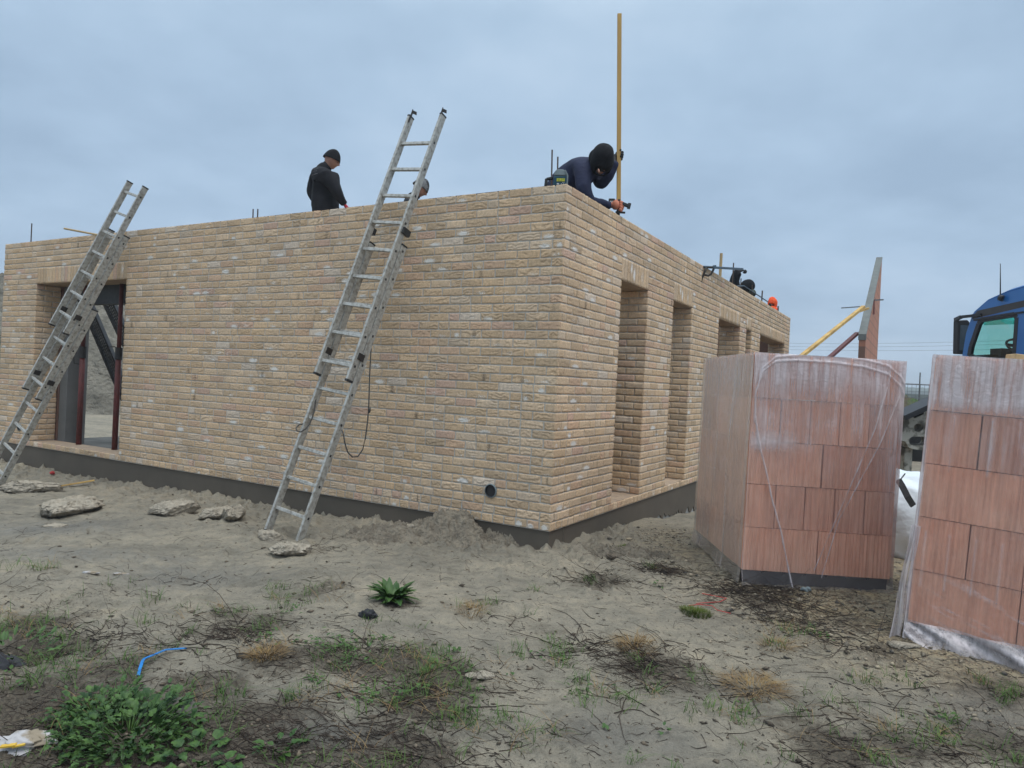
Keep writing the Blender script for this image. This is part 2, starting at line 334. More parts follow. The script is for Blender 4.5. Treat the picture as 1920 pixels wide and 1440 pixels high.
# project the direction on a cloud deck so the cloud texture stretches towards the horizon
zz = mth(wt, 'ADD', mth(wt, 'MAXIMUM', sx.outputs[2], 0.0), .22)
cx = wt.nodes.new('ShaderNodeCombineXYZ'); wt.links.new(mth(wt, 'DIVIDE', sx.outputs[0], zz), cx.inputs[0]); wt.links.new(mth(wt, 'DIVIDE', sx.outputs[1], zz), cx.inputs[1])
cl = noise(wt, cx.outputs[0], .95, 6, .5, .35); cl2 = noise(wt, cx.outputs[0], 3.2, 5, .55)
clm = mth(wt, 'ADD', mth(wt, 'MULTIPLY', cl, .68), mth(wt, 'MULTIPLY', cl2, .32))
SKYK = 6.3
ccol = ramp(wt, clm, [(.36, (.252, .345, .455)), (.5, (.312, .418, .535)), (.64, (.380, .485, .598))])
elev = ramp(wt, sx.outputs[2], [(0, (.90, .93, .98)), (.12, (.93, .95, 1.0)), (.45, (1.02, 1.02, 1.03)), (.60, (1.75, 1.6, 1.45)), (1.0, (4.1, 3.55, 3.0))])
cm = mixc(wt, 1.0, ccol, elev, 'MULTIPLY')
sc_ = wt.nodes.new('ShaderNodeVectorMath'); sc_.operation = 'SCALE'; sc_.inputs['Scale'].default_value = 1/.10; wt.links.new(cm, sc_.inputs[0])
wt.links.new(mixc(wt, .93, sky.outputs[0], sc_.outputs[0]), bg.inputs[0]); bg.inputs[1].default_value = .10
L = bpy.data.lights.new('sun', 'SUN'); L.energy = 1.0; L.angle = R(35); L.color = (1, .97, .93); lo = bpy.data.objects.new('sun', L); COL.objects.link(lo)
sd = Vector((math.sin(SUN_AZ)*math.cos(SUN_EL), math.cos(SUN_AZ)*math.cos(SUN_EL), math.sin(SUN_EL)))
lo.rotation_euler = sd.to_track_quat('Z', 'Y').to_euler()
SC.view_settings.view_transform = 'Standard'; SC.view_settings.look = 'None'; SC.view_settings.exposure = 0.5
SC.cycles.max_bounces = 6; SC.cycles.transparent_max_bounces = 12
# ------------------------------------------------------------------ ground
CP = np.array([(0,0,.05),(-3,2,.05),(3,2,.05),(0,3,.08),(-2,3,.08),(2.2,3.2,.08),(-.6,4.6,.13),(1.5,4.8,.13),(-2.5,5,.06),(-5,6,.0),
 (.4,5.9,.155),(.95,6.6,.13),(1.5,7.6,.075),(2.0,8.8,-.06),(2.6,9.8,-.11),(1.8,5.2,.155),(2.8,5.15,.155),(1.9,6.5,.14),(2.9,6.5,.14),(2.4,4.25,.165),(3.1,3.7,.09),(3.4,4.6,.12),
 (4.2,7.2,.0),(-.7,6.35,.15),(-1.9,6.1,.11),(-2.4,7.3,.09),(-3.1,7.9,.08),(-4.8,9,.02),(-7.4,10.5,0),(-6,8.6,0),(10,15,-.05),(-10,15,0),(0,20,-.1),(8,8,0),(-12,6,0),(12,3,0)])
def base_h(x, y):
    x = np.asarray(x, float); y = np.asarray(y, float); num = np.zeros(x.shape); den = np.zeros(x.shape)
    for cx_, cy_, cz_ in CP:
        w = 1.0/((x-cx_)**2+(y-cy_)**2+.12)**1.6; num += w*cz_; den += w
    far = np.clip((np.hypot(x, y)-14)/14, 0, 1); return (num/den)*(1-far)
_fr = random.Random(21); FOOT = [(_fr.uniform(-5.0, 1.8), _fr.uniform(4.2, 6.6), _fr.uniform(-.9, .9)+_fr.choice([0, 1.57]), _fr.uniform(.5, 1.2)) for _ in range(46)]
FOOT += [(_fr.uniform(-1.5, 2.0), _fr.uniform(2.7, 4.3), _fr.uniform(0, 3.1), _fr.uniform(.4, .9)) for _ in range(16)]
def wall_d(x, y):                         # signed distance outside of the building
    v = (x-CR[0])*DR[0]+(y-CR[1])*DR[1]; u = (x-CR[0])*DL[0]+(y-CR[1])*DL[1]
    return np.maximum(-v, -u)
def hf(x, y):
    x = np.asarray(x, float); y = np.asarray(y, float); h = base_h(x, y)
    nf = np.clip(1-(np.hypot(x, y)-12)/10, 0, 1)
    d = wall_d(x, y); rough = np.exp(-(np.clip(d, 0, 9)/.75)**2)*(x < 1.2)     # dug-over soil along the wall
    rough = rough+.5*np.exp(-((x+3.3)**2+(y-3.2)**2)/3.0)
    h = h+nf*(.030*fbm(x*.9, y*.9, 3, 3)+.016*fbm(x*3.1, y*3.1, 8, 3))
    c = fbm(x*9, y*9, 21, 4); clod = np.maximum(fbm(x*14, y*14, 31, 4)-.08, 0)
    h = h+nf*((.012+.034*rough)*c+(.018+.085*rough)*clod+.006*fbm(x*38, y*38, 51, 3))
    for fx_, fy_, fa, fs in FOOT:
        dx, dy = x-fx_, y-fy_
        a = (dx*math.cos(fa)+dy*math.sin(fa))/.14; b = (-dx*math.sin(fa)+dy*math.cos(fa))/(.05+.008*np.clip(a, -1, 1)); r2 = a*a+b*b
        h = h+fs*(-.020*np.exp(-r2**2*.8)+.011*np.exp(-((np.sqrt(r2)-1.35)/.3)**2))
    rut = np.exp(-((y-4.75-.1*x+.1*np.sin(x*2.1))/.10)**2)*np.clip(1-np.abs(x+2.6)/2.2, 0, 1)
    rut2 = np.exp(-((y-6.0-.05*x+.08*np.sin(x*1.7))/.07)**2)*np.clip(1-np.abs(x+4.0)/2.0, 0, 1)
    return h-(.045*rut+.03*rut2-.02*np.roll(rut, 0)*0)*nf
def atg(px, py, dz=0.0):
    d = ray(px, py); t = np.linspace(1.5, 60, 4000) if py > 800 else np.linspace(4, 200, 6000)
    P = CAM[None]+d[None]*(t/d[1])[:, None] if abs(d[1]) > 1e-6 else None
    b = P[:, 2] < hf(P[:, 0], P[:, 1])
    i = int(np.argmax(b)) if b.any() else len(t)-1
    p = P[i].copy(); p[2] = float(hf(p[0], p[1]))+dz; return p
# (px, py, radius m, strength) where roots and weeds darken the soil
ORG = [(1420,1115,.30,.9),(1500,1165,.2,.6),(1330,1105,.15,.6),(1240,1072,.22,.8),(1120,1078,.25,.7),(1230,1250,.32,.75),(1180,1225,.2,.6),(1260,1275,.25,.7),(480,1180,.28,.75),(520,1240,.24,.8),
 (640,1235,.3,.8),(760,1245,.32,.8),(840,1270,.3,.85),(800,1310,.28,.85),(870,1300,.2,.7),(600,1110,.2,.6),(735,1130,.13,.9),(380,1190,.2,.6),(430,1150,.22,.6),(150,1150,.22,.55),(60,1180,.3,.9),(30,1235,.25,1),(120,1220,.3,.7),
 (230,1250,.25,.7),(100,1340,.45,1.0),(240,1400,.45,1.1),(60,1420,.4,1.1),(400,1400,.35,1.1),(520,1400,.3,1.0),(680,1400,.28,1.0),(760,1430,.25,.9),(400,1290,.2,.7),(470,1330,.2,.5),(1370,1290,.2,.6),(1440,1300,.2,.7),(1590,1160,.3,.6),(1650,1230,.25,.6),
 (1700,1400,.3,.7),(1560,1410,.3,.8),(1850,1300,.3,.7),(1880,1400,.3,.8),(1180,1300,.15,.5),(960,1160,.15,.5),(1040,1190,.2,.5),(900,1130,.15,.5),(1060,1380,.2,.6),(950,1390,.15,.4),(740,1010,.3,.5),(600,1030,.2,.5),(560,1350,.12,.5),
 (20,1110,.2,.4),(330,1090,.2,.4),(200,1110,.25,.4),(1480,1110,.25,.7),(1600,1120,.2,.5),(1700,1190,.3,.6)]
ORGW = [(atg(a, b), r, s) for a, b, r, s in ORG]
def org_f(x, y):
    o = np.zeros(np.shape(x)); x = x+.16*fbm(x*3.3, y*3.3, 61, 3)+.05*fbm(x*14, y*14, 62, 2); y = y+.16*fbm(x*3.3, y*3.3, 71, 3)
    for p, r, s in ORGW: o = np.maximum(o, s*np.exp(-((x-p[0])**2+(y-p[1])**2)/(r*r)*.8))
    return o
def gravel_f(x, y):
    g = np.exp(-(((x-2.55)/1.0)**2+((y-4.6)/1.3)**2)**1.3)+.8*np.exp(-(((x-1.6)/.5)**2+((y-6.6)/1.6)**2))+.9*np.exp(-(((x-3.6)/.9)**2+((y-6.2)/1.4)**2)); return np.clip(g, 0, 1)
def wet_f(x, y):
    w = np.zeros(np.shape(x))
    for px, py, rx, ry in ((330,1080,.55,.30),(100,985,.7,.35),(310,1048,.25,.08),(620,1390,.2,.12),(1180,1390,.3,.2),(1850,1350,.3,.2),(130,1040,.5,.2)):
        p = on_z(px, py, .06); w = np.maximum(w, np.exp(-((x-p[0])/rx)**2-((y-p[1])/ry)**2))
    return w
def build_ground():
    ys = [-60, -20, -6, -2, 0, .7]+list(1.1*np.exp(np.linspace(0, math.log(15/1.1), 760)))+list(15*np.exp(np.linspace(.04, math.log(3000/15), 70)))
    ys = np.array(ys)
    ti = np.linspace(-.98, .98, 900); to = np.array([1.02, 1.1, 1.2, 1.35, 1.55, 1.9, 2.4, 3.2, 4.5, 7, 12, 30])
    t = np.concatenate([-to[::-1], ti, to]); T, Y = np.meshgrid(t, ys)
    X = T*np.maximum(Y, 1.1)
    low = ys < 1.1; X[low] = T[low]*np.maximum(1.1, np.abs(Y[low])+1.1)
    Z = hf(X, Y); Z = Z-np.clip((np.hypot(X, Y)-60)/3000, 0, 1)*.0
    nr, nc = X.shape; idx = np.arange(nr*nc).reshape(nr, nc)
    F = np.stack([idx[:-1, :-1], idx[:-1, 1:], idx[1:, 1:], idx[1:, :-1]], -1).reshape(-1, 4)
    # drop the faces under the floor slab
    cxm = X.ravel()[F].mean(1); cym = Y.ravel()[F].mean(1); F = F[wall_d(cxm, cym) > -.6] if False else F
    V = np.stack([X, Y, Z], -1).reshape(-1, 3)
    o = mesh('ground', V, F, MT['ground'], smooth=True, attrs={'organic': org_f(X, Y).ravel(), 'gravel': gravel_f(X, Y).ravel(), 'wet': wet_f(X, Y).ravel()})
    tag(o, kind='structure')
build_ground()
# ------------------------------------------------------------------ brick building (local x = along the right wall, y = along the left wall)
CH = .0765; BB = .30; HL = BB+30*CH; TOP = BB+38*CH; LU, LV, TH = 9.2, 11.18, .335
B = empty('brick_building', (CR[0], CR[1], 0), math.atan2(DR[1], DR[0]), 'unfinished flat topped shell of tan handmade bricks with door and narrow window openings', 'building')
DOOR = [(6.13, 8.27, HL)]; WIN = [(1.315, 2.10, HL), (2.985, 3.765, HL), (5.13, 6.49, HL), (6.94, 7.34, HL), (8.08, 10.6, HL)]
PALET = [((.585,.425,.283),7),((.555,.40,.263),6),((.61,.455,.315),5),((.56,.385,.265),2),((.58,.45,.33),2),((.50,.37,.25),2),((.57,.39,.295),.8),((.62,.51,.41),.6)]
PC = np.array([p[0] for p in PALET]); PW = np.array([p[1] for p in PALET]); PW = PW/PW.sum()
def brick_set(name, rows, O, A, NN, res, parent, mtl, vertical=False, holes=(), relief=.82):
    """rows: array of (a0, a1, z0, z1) rectangles on the face starting at O along A; NN outward"""
    rows = np.array(rows, float); n = len(rows); gu, gv = res
    rs = np.random.default_rng(int(abs(O[0])*91+abs(O[1])*37+n))
    L_ = rows[:, 1]-rows[:, 0]; H_ = rows[:, 3]-rows[:, 2]
    u = np.linspace(0, 1, gu); v = np.linspace(0, 1, gv); U, Vv = np.meshgrid(u, v)
    U = U[None]*np.ones((n, 1, 1)); Vv = Vv[None]*np.ones((n, 1, 1)); sd_ = rs.uniform(0, 900, (n, 1, 1))
    Um = U*L_[:, None, None]; Vm = Vv*H_[:, None, None]
    if vertical: lu, lv, fu, fv = Vm, Um, Vv, U
    else: lu, lv, fu, fv = Um, Vm, U, Vv
    sg = rs.choice([-1.0, -1.0, 1.0], (n, 1, 1)); amp = rs.uniform(.1, .75, (n, 1, 1)); frq = rs.uniform(1.0, 2.6, (n, 1, 1))
    w = fv*frq+amp*sg*4*(fu-.5+rs.uniform(-.12, .12, (n, 1, 1)))**2+.55*vn(lu*26+sd_, lv*20+sd_*.7, 5)+.16*vn(lu*90+sd_, lv*60, 9)
    fr = w-np.floor(w)-.5
    msk = np.clip((vn(lu*17+sd_*1.3, lv*25-sd_, 7)+rs.uniform(-.35, .75, (n, 1, 1)))*2.2, 0, 1)
    hgt = -(.0072*np.exp(-(fr/.105)**2)*msk)+.0046*fr*msk+.0013*vn(lu*70+sd_, lv*70, 11)+rs.uniform(-.0022, .0022, (n, 1, 1))
    hgt = hgt*relief
    edge = np.minimum(np.minimum(fu*L_[:, None, None] if not vertical else fu*H_[:, None, None], (1-fu)*(L_ if not vertical else H_)[:, None, None]), np.minimum(fv, 1-fv)*(H_ if not vertical else L_)[:, None, None])
    hgt = np.maximum(hgt-.0018*np.exp(-(edge/.003)**2), -.0050)
    ex = (vn(lu*40+sd_, lv*3+sd_, 13)*.0028)*(np.abs(fv-.5)*2)**3; ey = (vn(lu*3+sd_, lv*40+sd_, 14)*.0022)*(np.abs(fu-.5)*2)**3
    a = rows[:, 0][:, None, None]+Um; z = rows[:, 2][:, None, None]+Vm
    if vertical: a = a+ex*np.sign(fv-.5); z = z+ey*np.sign(fu-.5)
    else: z = z+ex*np.sign(fv-.5); a = a+ey*np.sign(fu-.5)
    z = z+rs.uniform(-.0012, .0012, (n, 1, 1))
    O = np.array(O, float); A = np.array(A, float); NN = np.array(NN, float)
    P = O+a[..., None]*A+z[..., None]*np.array([0, 0, 1.0])+hgt[..., None]*NN        # front faces
    # rim: duplicate of border pushed back
    bi = [(0, j) for j in range(gu)]+[(i, gu-1) for i in range(1, gv)]+[(gv-1, j) for j in range(gu-2, -1, -1)]+[(i, 0) for i in range(gv-2, 0, -1)]
    bidx = np.array([i*gu+j for i, j in bi]); Pf = P.reshape(n, -1, 3); rim = Pf[:, bidx]-NN*.016
    V = np.concatenate([Pf, rim], 1); k = V.shape[1]; nb = len(bidx)
    idx = np.arange(gv*gu).reshape(gv, gu); q = np.stack([idx[:-1, :-1], idx[:-1, 1:], idx[1:, 1:], idx[1:, :-1]], -1).reshape(-1, 4)
    r0 = np.arange(nb); r1 = (r0+1) % nb; side = np.stack([bidx[r1], bidx[r0], gv*gu+r0, gv*gu+r1], -1)
    f1 = np.concatenate([q, side]);
    if np.dot(np.cross(A, [0, 0, 1]), NN) < 0: f1 = f1[:, ::-1]
    F = (f1[None]+(np.arange(n)*k)[:, None, None]).reshape(-1, 4)
    for hu, hz, hr in holes:          # openings for the vent pipes
        cf = V.reshape(-1, 3)[F].mean(1); F = F[np.hypot(cf@A-hu, cf[:, 2]-hz) > hr]
    ci = rs.choice(len(PC), n, p=PW); tint = PC[ci]*rs.uniform(.90, 1.08, (n, 1))
    tint = np.repeat(tint[:, None], k, 1).reshape(-1, 3)
    wr = rs.random(n); wk = np.where(wr < .07, rs.uniform(.85, 1.25, n), np.where(wr < .24, rs.uniform(.45, .75, n), 0))[:, None]
    cxx = rs.uniform(.25, .75, (n, 1)); FU = np.concatenate([fu.reshape(n, -1), fu.reshape(n, -1)[:, bidx]], 1); FV = np.concatenate([fv.reshape(n, -1), fv.reshape(n, -1)[:, bidx]], 1)
    white = wk*np.exp(-(((FU-cxx)/.33)**2+((FV-rs.uniform(.0, .4, (n, 1)))/.45)**2)*.8)
    kr = rs.random(n); kk = np.where(kr < .035, rs.uniform(.55, .8, n), 0)[:, None]; cx3 = rs.uniform(.15, .85, (n, 1))
    sc = kk*np.exp(-(((FU-cx3)/.17)**2))
    return mesh(name, V.reshape(-1, 3), F, mtl, parent, smooth=False, attrs={'tint': tint, 'white': white.ravel(), 'scorch': sc.ravel()})
def course_rows(length, opens, a_start=0.0, seed=1, z0=BB, courses=38, lint=True, header_first=False):
    rr = random.Random(seed); rows = []; prev = []
    for c in range(courses):
        za, zb = z0+c*CH, z0+(c+1)*CH; segs = [(a_start, length)]
        for (p, q, ztop) in opens:
            zs = BB+CH
            blocked = (c >= 1 and zb <= ztop+.001) or (lint and 30 <= c < 33)
            if blocked:
                ns = []
                for s in segs:
                    if q <= s[0] or p >= s[1]: ns.append(s); continue
                    if p > s[0]: ns.append((s[0], p))
                    if q < s[1]: ns.append((q, s[1]))
                segs = ns
        joints = []
        for s0, s1 in segs:
            a = s0; L_ = []; tot = 0; last = None
            first = True
            while tot < s1-s0-.06:
                if c == 0: w = .105+.0105
                elif first: w = .115 if (c % 2) else .225
                else: w = .225 if rr.random() < .74 else .115
                pos = s0+tot+w
                if any(abs(pos-j) < .035 for j in prev) and not first and c: w = .115 if w > .2 else .225; 
                L_.append(w); tot += w; first = False
            k = (s1-s0+.0105)/tot
            if k < .93 and len(L_) > 1: L_.pop(); k = (s1-s0+.0105)/sum(L_)
            for w in L_:
                w2 = w*k; rows.append((a, a+w2-.0125, za+.006+rr.uniform(-.0005, .0005), zb-.006)); a += w2; joints.append(a)
        prev = joints
    return rows
def clean(n_): return n_
def core_wall(mb, along, length, opens, start, o0, o1, zt=None):
    """mortar body with holes; boxes butt end to end. along: 'y' (left wall) or 'x'"""
    g = .010; zt = zt or TOP-.012; edges = [start]+[e for p, q, z in opens for e in (p-g, q+g)]+[length]
    def bx(a0, a1, z0, z1):
        if along == 'y': mb.box((o0, a0, z0), (o1, a1, z1))
        else: mb.box((a0, o0, z0), (a1, o1, z1))
    for i in range(0, len(edges), 2): bx(edges[i], edges[i+1], BB, zt)
    for p, q, z in opens: bx(p-g, q+g, BB, BB+CH-.010); bx(p-g, q+g, z+.012, zt)
dep = .0062
mb = MB(); core_wall(mb, 'y', LU-dep, DOOR, dep, dep, TH); lw = mb.build('mortar_body', MT['mortar'], None)
lrows = course_rows(LU, DOOR, seed=3)
near = [r for r in lrows if r[1] < 5.2]; farr = [r for r in lrows if r[1] >= 5.2]
fw = empty('front_wall'); fw.parent = B; lw.parent = fw
brick_set('brick_facing', near, (0, 0, 0), (0, 1, 0), (-1, 0, 0), (25, 12), fw, MT['brick'], holes=[(.596, .576, .060)])
brick_set('brick_facing', farr, (0, 0, 0), (0, 1, 0), (-1, 0, 0), (17, 9), fw, MT['brick'], holes=[(8.559, .547, .052)])
sw = empty('side_wall'); sw.parent = B
mb = MB(); core_wall(mb, 'x', LV-dep, WIN, TH, dep, TH); mb.build('mortar_body', MT['mortar'], sw)
rrows = course_rows(LV, WIN, seed=5)
# the quoin: offset header/stretcher is given by the parity of the first brick on each face
near = [r for r in rrows if r[1] < 4.2]; farr = [r for r in rrows if r[1] >= 4.2]
brick_set('brick_facing', near, (0, 0, 0), (1, 0, 0), (0, -1, 0), (21, 10), sw, MT['brick'], relief=.5)
brick_set('brick_facing', farr, (0, 0, 0), (1, 0, 0), (0, -1, 0), (11, 7), sw, MT['brick'], relief=.5)
def jamb_rows(c0, c1, flip, w=TH):
    out = []
    for c in range(c0, c1):
        za, zb = BB+c*CH+.006, BB+(c+1)*CH-.006; s = (.105, w-.1155) if (c+flip) % 2 else (w-.1155, .105)
        out += [(0.0, s[0], za, zb), (s[0]+.0105, w, za, zb)]
    return out
for (p, q, z) in DOOR:                      # reveals of the doorway
    brick_set('door_reveal', jamb_rows(1, 30, 0), (0, q, 0), (1, 0, 0), (0, -1, 0), (13, 6), fw, MT['brick'])
    brick_set('door_reveal', jamb_rows(1, 30, 1), (0, p, 0), (1, 0, 0), (0, 1, 0), (9, 5), fw, MT['brick'])
    sol = [(p+i*(q-p)/28.0, p+(i+1)*(q-p)/28.0-.0105, HL+.004, HL+3*CH-.008) for i in range(28)]
    brick_set('soldier_lintel', sol, (0, 0, 0), (0, 1, 0), (-1, 0, 0), (5, 12), fw, MT['brick'], vertical=True)
    m2 = MB(); m2.box((.008, p, HL), (TH-.002, q, HL+.0115)); m2.build('lintel_soffit', MT['soffit'], fw)
    m2 = MB(); m2.box((.004, p+.002, BB+CH-.0096), (TH-.003, q-.002, BB+CH-.006)); m2.build('door_sill', MT['soffit'], fw)
for i, (p, q, z) in enumerate(WIN):
    brick_set('window_reveal', jamb_rows(1, 30, i), (q, 0, 0), (0, 1, 0), (-1, 0, 0), (13, 6) if i < 3 else (7, 4), sw, MT['brick'])
    if i < 3: brick_set('window_reveal', jamb_rows(1, 30, i+1), (p, 0, 0), (0, 1, 0), (1, 0, 0), (7, 4), sw, MT['brick'])
    k = max(5, round((q-p)/.0765))
    sol = [(p+j*(q-p)/k, p+(j+1)*(q-p)/k-.0105, HL+.004, HL+3*CH-.008) for j in range(k)]
    brick_set('soldier_lintel', sol, (0, 0, 0), (1, 0, 0), (0, -1, 0), (5, 12) if i < 2 else (4, 6), sw, MT['brick'], vertical=True)
    m2 = MB(); m2.box((p, .008, HL), (q, TH-.002, HL+.0115)); m2.build('lintel_soffit', MT['soffit'], sw)
    # sill bed with mortar crumbs
    g = np.linspace(0, 1, 40); h = np.linspace(0, 1, 20); X, Y = np.meshgrid(p+.003+(q-p-.006)*g, .012+(TH-.03)*h)
    Zs = BB+CH-.004+.006*fbm(X*30, Y*30, i, 3)+.022*np.maximum(fbm(X*16, Y*16, 40+i, 3)-.05, 0)
    ix = np.arange(800).reshape(20, 40); F = np.stack([ix[:-1, :-1], ix[:-1, 1:], ix[1:, 1:], ix[1:, :-1]], -1).reshape(-1, 4)
    mesh('window_sill', np.stack([X, Y, Zs], -1).reshape(-1, 3), F, MT['soffit'], sw)
# brick edge of the far ends, seen on top of the wall as a level line
m2 = MB(); m2.box((.006, .006, TOP-.0118), (TH-.004, LU-.006, TOP-.003)); m2.box((TH, .006, TOP-.0118), (LV-.006, TH-.004, TOP-.003)); m2.build('wall_top', MT['brick'], B)
# cement plinth, ragged lower edge on the right side showing the pale foundation
m2 = MB(); m2.box((.020, .020, -.5), (.30, LU-.02, BB-.001)); m2.build('plinth', MT['plinth'], fw)
m2 = MB(); m2.box((.302, .030, -.5), (LV-.02, .30, BB-.001)); m2.build('foundation', MT['found'], sw)
pts = []; rr = random.Random(4)
x = .302
while x < LV-.05:
    v0 = max(0.0, min(1, (x-1.1)/1.2)); zb = -.5 if v0 <= 0 else (.045-.03*(x-1.1)+rr.uniform(-.035, .045)*v0) if x < 1.5 else (.075-.052*(x-1.5)+rr.uniform(-.04, .055))
    pts.append((x, zb)); x += rr.uniform(.03, .09)
poly = [(.302, BB-.0005)]+[(a, b) for a, b in pts]+[(pts[-1][0]+.02, BB-.0005)]
V = []; F = []
for i, (a, b) in enumerate(pts):
    V += [(a, .018, b), (a, .018, BB-.0015), (a, .0295, b), (a, .0295, BB-.0015)]
    if i: k = i*4; F += [(k-4, k, k+1, k-3), (k-2, k+2, k, k-4)]
mesh('plinth', np.array(V), F, MT['plinth'], sw)
# slab, inner leaf and partitions
m2 = MB(); m2.box((.34, .34, .02), (LV-.05, LU-.05, BB-.01)); m2.build('floor_slab', MT['slab'], B)
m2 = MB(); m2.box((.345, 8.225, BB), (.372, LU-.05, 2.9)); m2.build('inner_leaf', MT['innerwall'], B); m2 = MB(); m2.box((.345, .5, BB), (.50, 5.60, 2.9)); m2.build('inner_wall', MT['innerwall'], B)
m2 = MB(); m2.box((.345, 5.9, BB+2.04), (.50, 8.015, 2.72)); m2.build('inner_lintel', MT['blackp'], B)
m2 = MB(); m2.box((.350, 8.03, BB), (.55, 8.22, 2.9)); m2.build('inner_wall', MT['plaster'], B)
m2 = MB(); m2.box((.503, 7.93, BB), (.57, 8.05, 2.6)); m2.build('partition_wall', MT['plaster'], B)
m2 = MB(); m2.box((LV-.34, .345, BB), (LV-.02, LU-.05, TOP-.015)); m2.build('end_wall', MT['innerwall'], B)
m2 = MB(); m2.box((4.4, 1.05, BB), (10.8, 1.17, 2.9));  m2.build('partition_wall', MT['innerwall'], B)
m2 = MB(); a, b = 4.6, 9.1; m2.box((8.2, a, BB), (8.35, b, BB+.16)); m2.build('rear_upstand', MT['plaster'], B)
for (u_, z_, r_, par) in ((.596, .576, .058, fw), (8.559, .547, .05, fw)):
    V = []; F = []; n = 28; rings = [(-.010, r_*1.05), (-.012, r_*.92), (.0058, r_*.92)]
    for d, rad in rings: V += [(d, u_+rad*math.cos(2*math.pi*k/n), z_+rad*math.sin(2*math.pi*k/n)) for k in range(n)]
    V += [(.02, u_+r_*math.cos(2*math.pi*k/n), z_+r_*math.sin(2*math.pi*k/n)) for k in range(n)]
    V[3*n:] = [(.0058, u_+r_*1.05*math.cos(2*math.pi*k/n), z_+r_*1.05*math.sin(2*math.pi*k/n)) for k in range(n)]
    for i in range(2): F += [(i*n+k, i*n+(k+1) % n, (i+1)*n+(k+1) % n, (i+1)*n+k) for k in range(n)]
    F += [(3*n+k, 3*n+(k+1) % n, (k+1) % n, k) for k in range(n)]
    F += [tuple(2*n+k for k in range(n))]  # black disc just inside the rim paints the shade of a deep bore
    mesh('vent_pipe', np.array(V), F, [MT['greyp'], MT['blackp']], par, mi=[1 if 0 < 1 and (i >= n and i < 2*n) or i == len(F)-1 else 0 for i in range(len(F))])
# ------------------------------------------------------------------ ladders
def ladder(name, label, footc, topc, width, secs, rope=False):
    """footc/topc : world points on the centre line of the rear section; secs: (s0, s1, layer, rung phase)"""
    F0 = Vector(footc); D = (Vector(topc)-F0); D.normalize(); Wd = Vector((-DL[0], -DL[1], 0)); Wd = (Wd-D*Wd.dot(D)).normalized(); Nn = Wd.cross(D).normalized()
    if Nn.dot(Vector((-DR[0], -DR[1], 0))) < 0: Nn = -Nn
    root = empty(name, F0, 0, label, 'ladder'); 
    P = lambda s, w, n: D*s+Wd*w+Nn*n
    for (s0, s1, lay, ph) in secs:
        sec = empty('ladder_section'); sec.parent = root; off = lay*.084
        for sgn in (-1, 1):
            m = MB(); a, b = P(s0, sgn*width/2, off), P(s1, sgn*width/2, off)
            m.bar(a, b, .026, .072, up=Nn)
            for e0, e1 in ((s0-.004, s0+.016), (s1-.012, s1+.004)): m.bar(P(e0, sgn*width/2, off), P(e1, sgn*width/2, off), .030, .077, up=Nn, m=1)
            s = s0+ph
            while s < s1-.05:           # square rung ends showing on the outer face
                c = P(s, sgn*(width/2+.013), off); m.bar(c-Wd*sgn*.002, c+Wd*sgn*.0025, .020, .022, up=D, m=1); s += .28
            m.build('stile', [MT['aludirt'], MT['blackp']], sec, bevel=.004)
        s = s0+ph
        while s < s1-.05:
            m = MB(); m.bar(P(s, -width/2+.01, off), P(s, width/2-.01, off), .027, .030, up=D); m.build('rung', MT['aludirt'], sec, bevel=.004); s += .28
        if lay:
            for sgn in (-1, 1):
                m = MB(); m.bar(P(s0+.21, sgn*(width/2+.004), off-.03), P(s0+.27, sgn*(width/2+.004), off-.03), .036, .075, up=Nn); m.build('guide_bracket', MT['darksteel'], sec)
    return root, P, F0
def lad_pts(fl, fr, zc, cl, cr):
    a = on_z(*fl, zc); b = on_z(*fr, zc); c = on_wall(*cl, 'L', -.04); d = on_wall(*cr, 'L', -.04); return (a+b)/2, (c+d)/2
f1, t1 = lad_pts((503, 997), (561, 1010), .12, (723, 385), (787, 377))
l1, P1, F1 = ladder('extension_ladder', 'tall two section aluminium ladder with a dangling rope, leaning nearest the corner', f1, t1, .40,
    [(-.02, 2.78, 0, .22), (1.42, 4.10, 1, .14)])
# top hooks, latches and the rope
sec2 = [c for c in l1.children][1]
for sgn in (-1, 1):
    m = MB(); w = sgn*.2; m.bar(P1(4.03, w*.93, .10), P1(4.16, w*.93, .10), .008, .045, up=(0, 1, 0)); m.bar(P1(4.145, w*.93, .10), P1(4.165, w*.93, .045), .008, .03); m.build('top_hook', MT['darksteel'], sec2)
    m = MB(); m.bar(P1(2.86, w*1.07, .05), P1(2.92, w*1.07, .05), .036, .10, up=P1(0, 0, 1)); m.build('latch', MT['blackp'], sec2)
def wp(px, py, Y): return Vector(at(px, py, Y))-F1
yR = 6.25
m = MB(); pr = [(697,634,6.62),(695,668,6.5),(693,705,6.42),(692,745,6.38),(691,768,6.36),(689,792,6.34),(685,822,6.3),(680,843,6.28),(671,856,6.25),(661,857,6.22),(652,848,6.2),(647,832,6.2),(644,815,6.2),(641,806,6.22)]
m.tube([wp(*q) for q in pr], .0062, 6); m.tube([wp(693, 764, 6.36), wp(693, 770, 6.36), wp(691, 774, 6.36)], .011, 6); m.build('rope', MT['rope'], l1, True)
m = MB(); pr = [(600,700,6.6),(597,725,6.55),(592,750,6.5),(589,772,6.45),(582,792,6.4),(573,804,6.35),(564,810,6.3),(557,808,6.3),(555,803,6.36),(560,797,6.42),(571,794,6.45),(580,790,6.5)]
m.tube([wp(*q) for q in pr], .0062, 6); m.build('rope', MT['rope'], l1, True)
f2, t2 = lad_pts((-33, 893), (12, 899), .07, (224, 438), (254, 435))
l2, P2, F2 = ladder('extension_ladder', 'three section aluminium ladder leaning across the doorway at the left', f2, t2, .40,
    [(-.03, 2.35, 0, .14), (1.10, 3.33, 1, .17), (1.95, 3.97, 2, .20)])
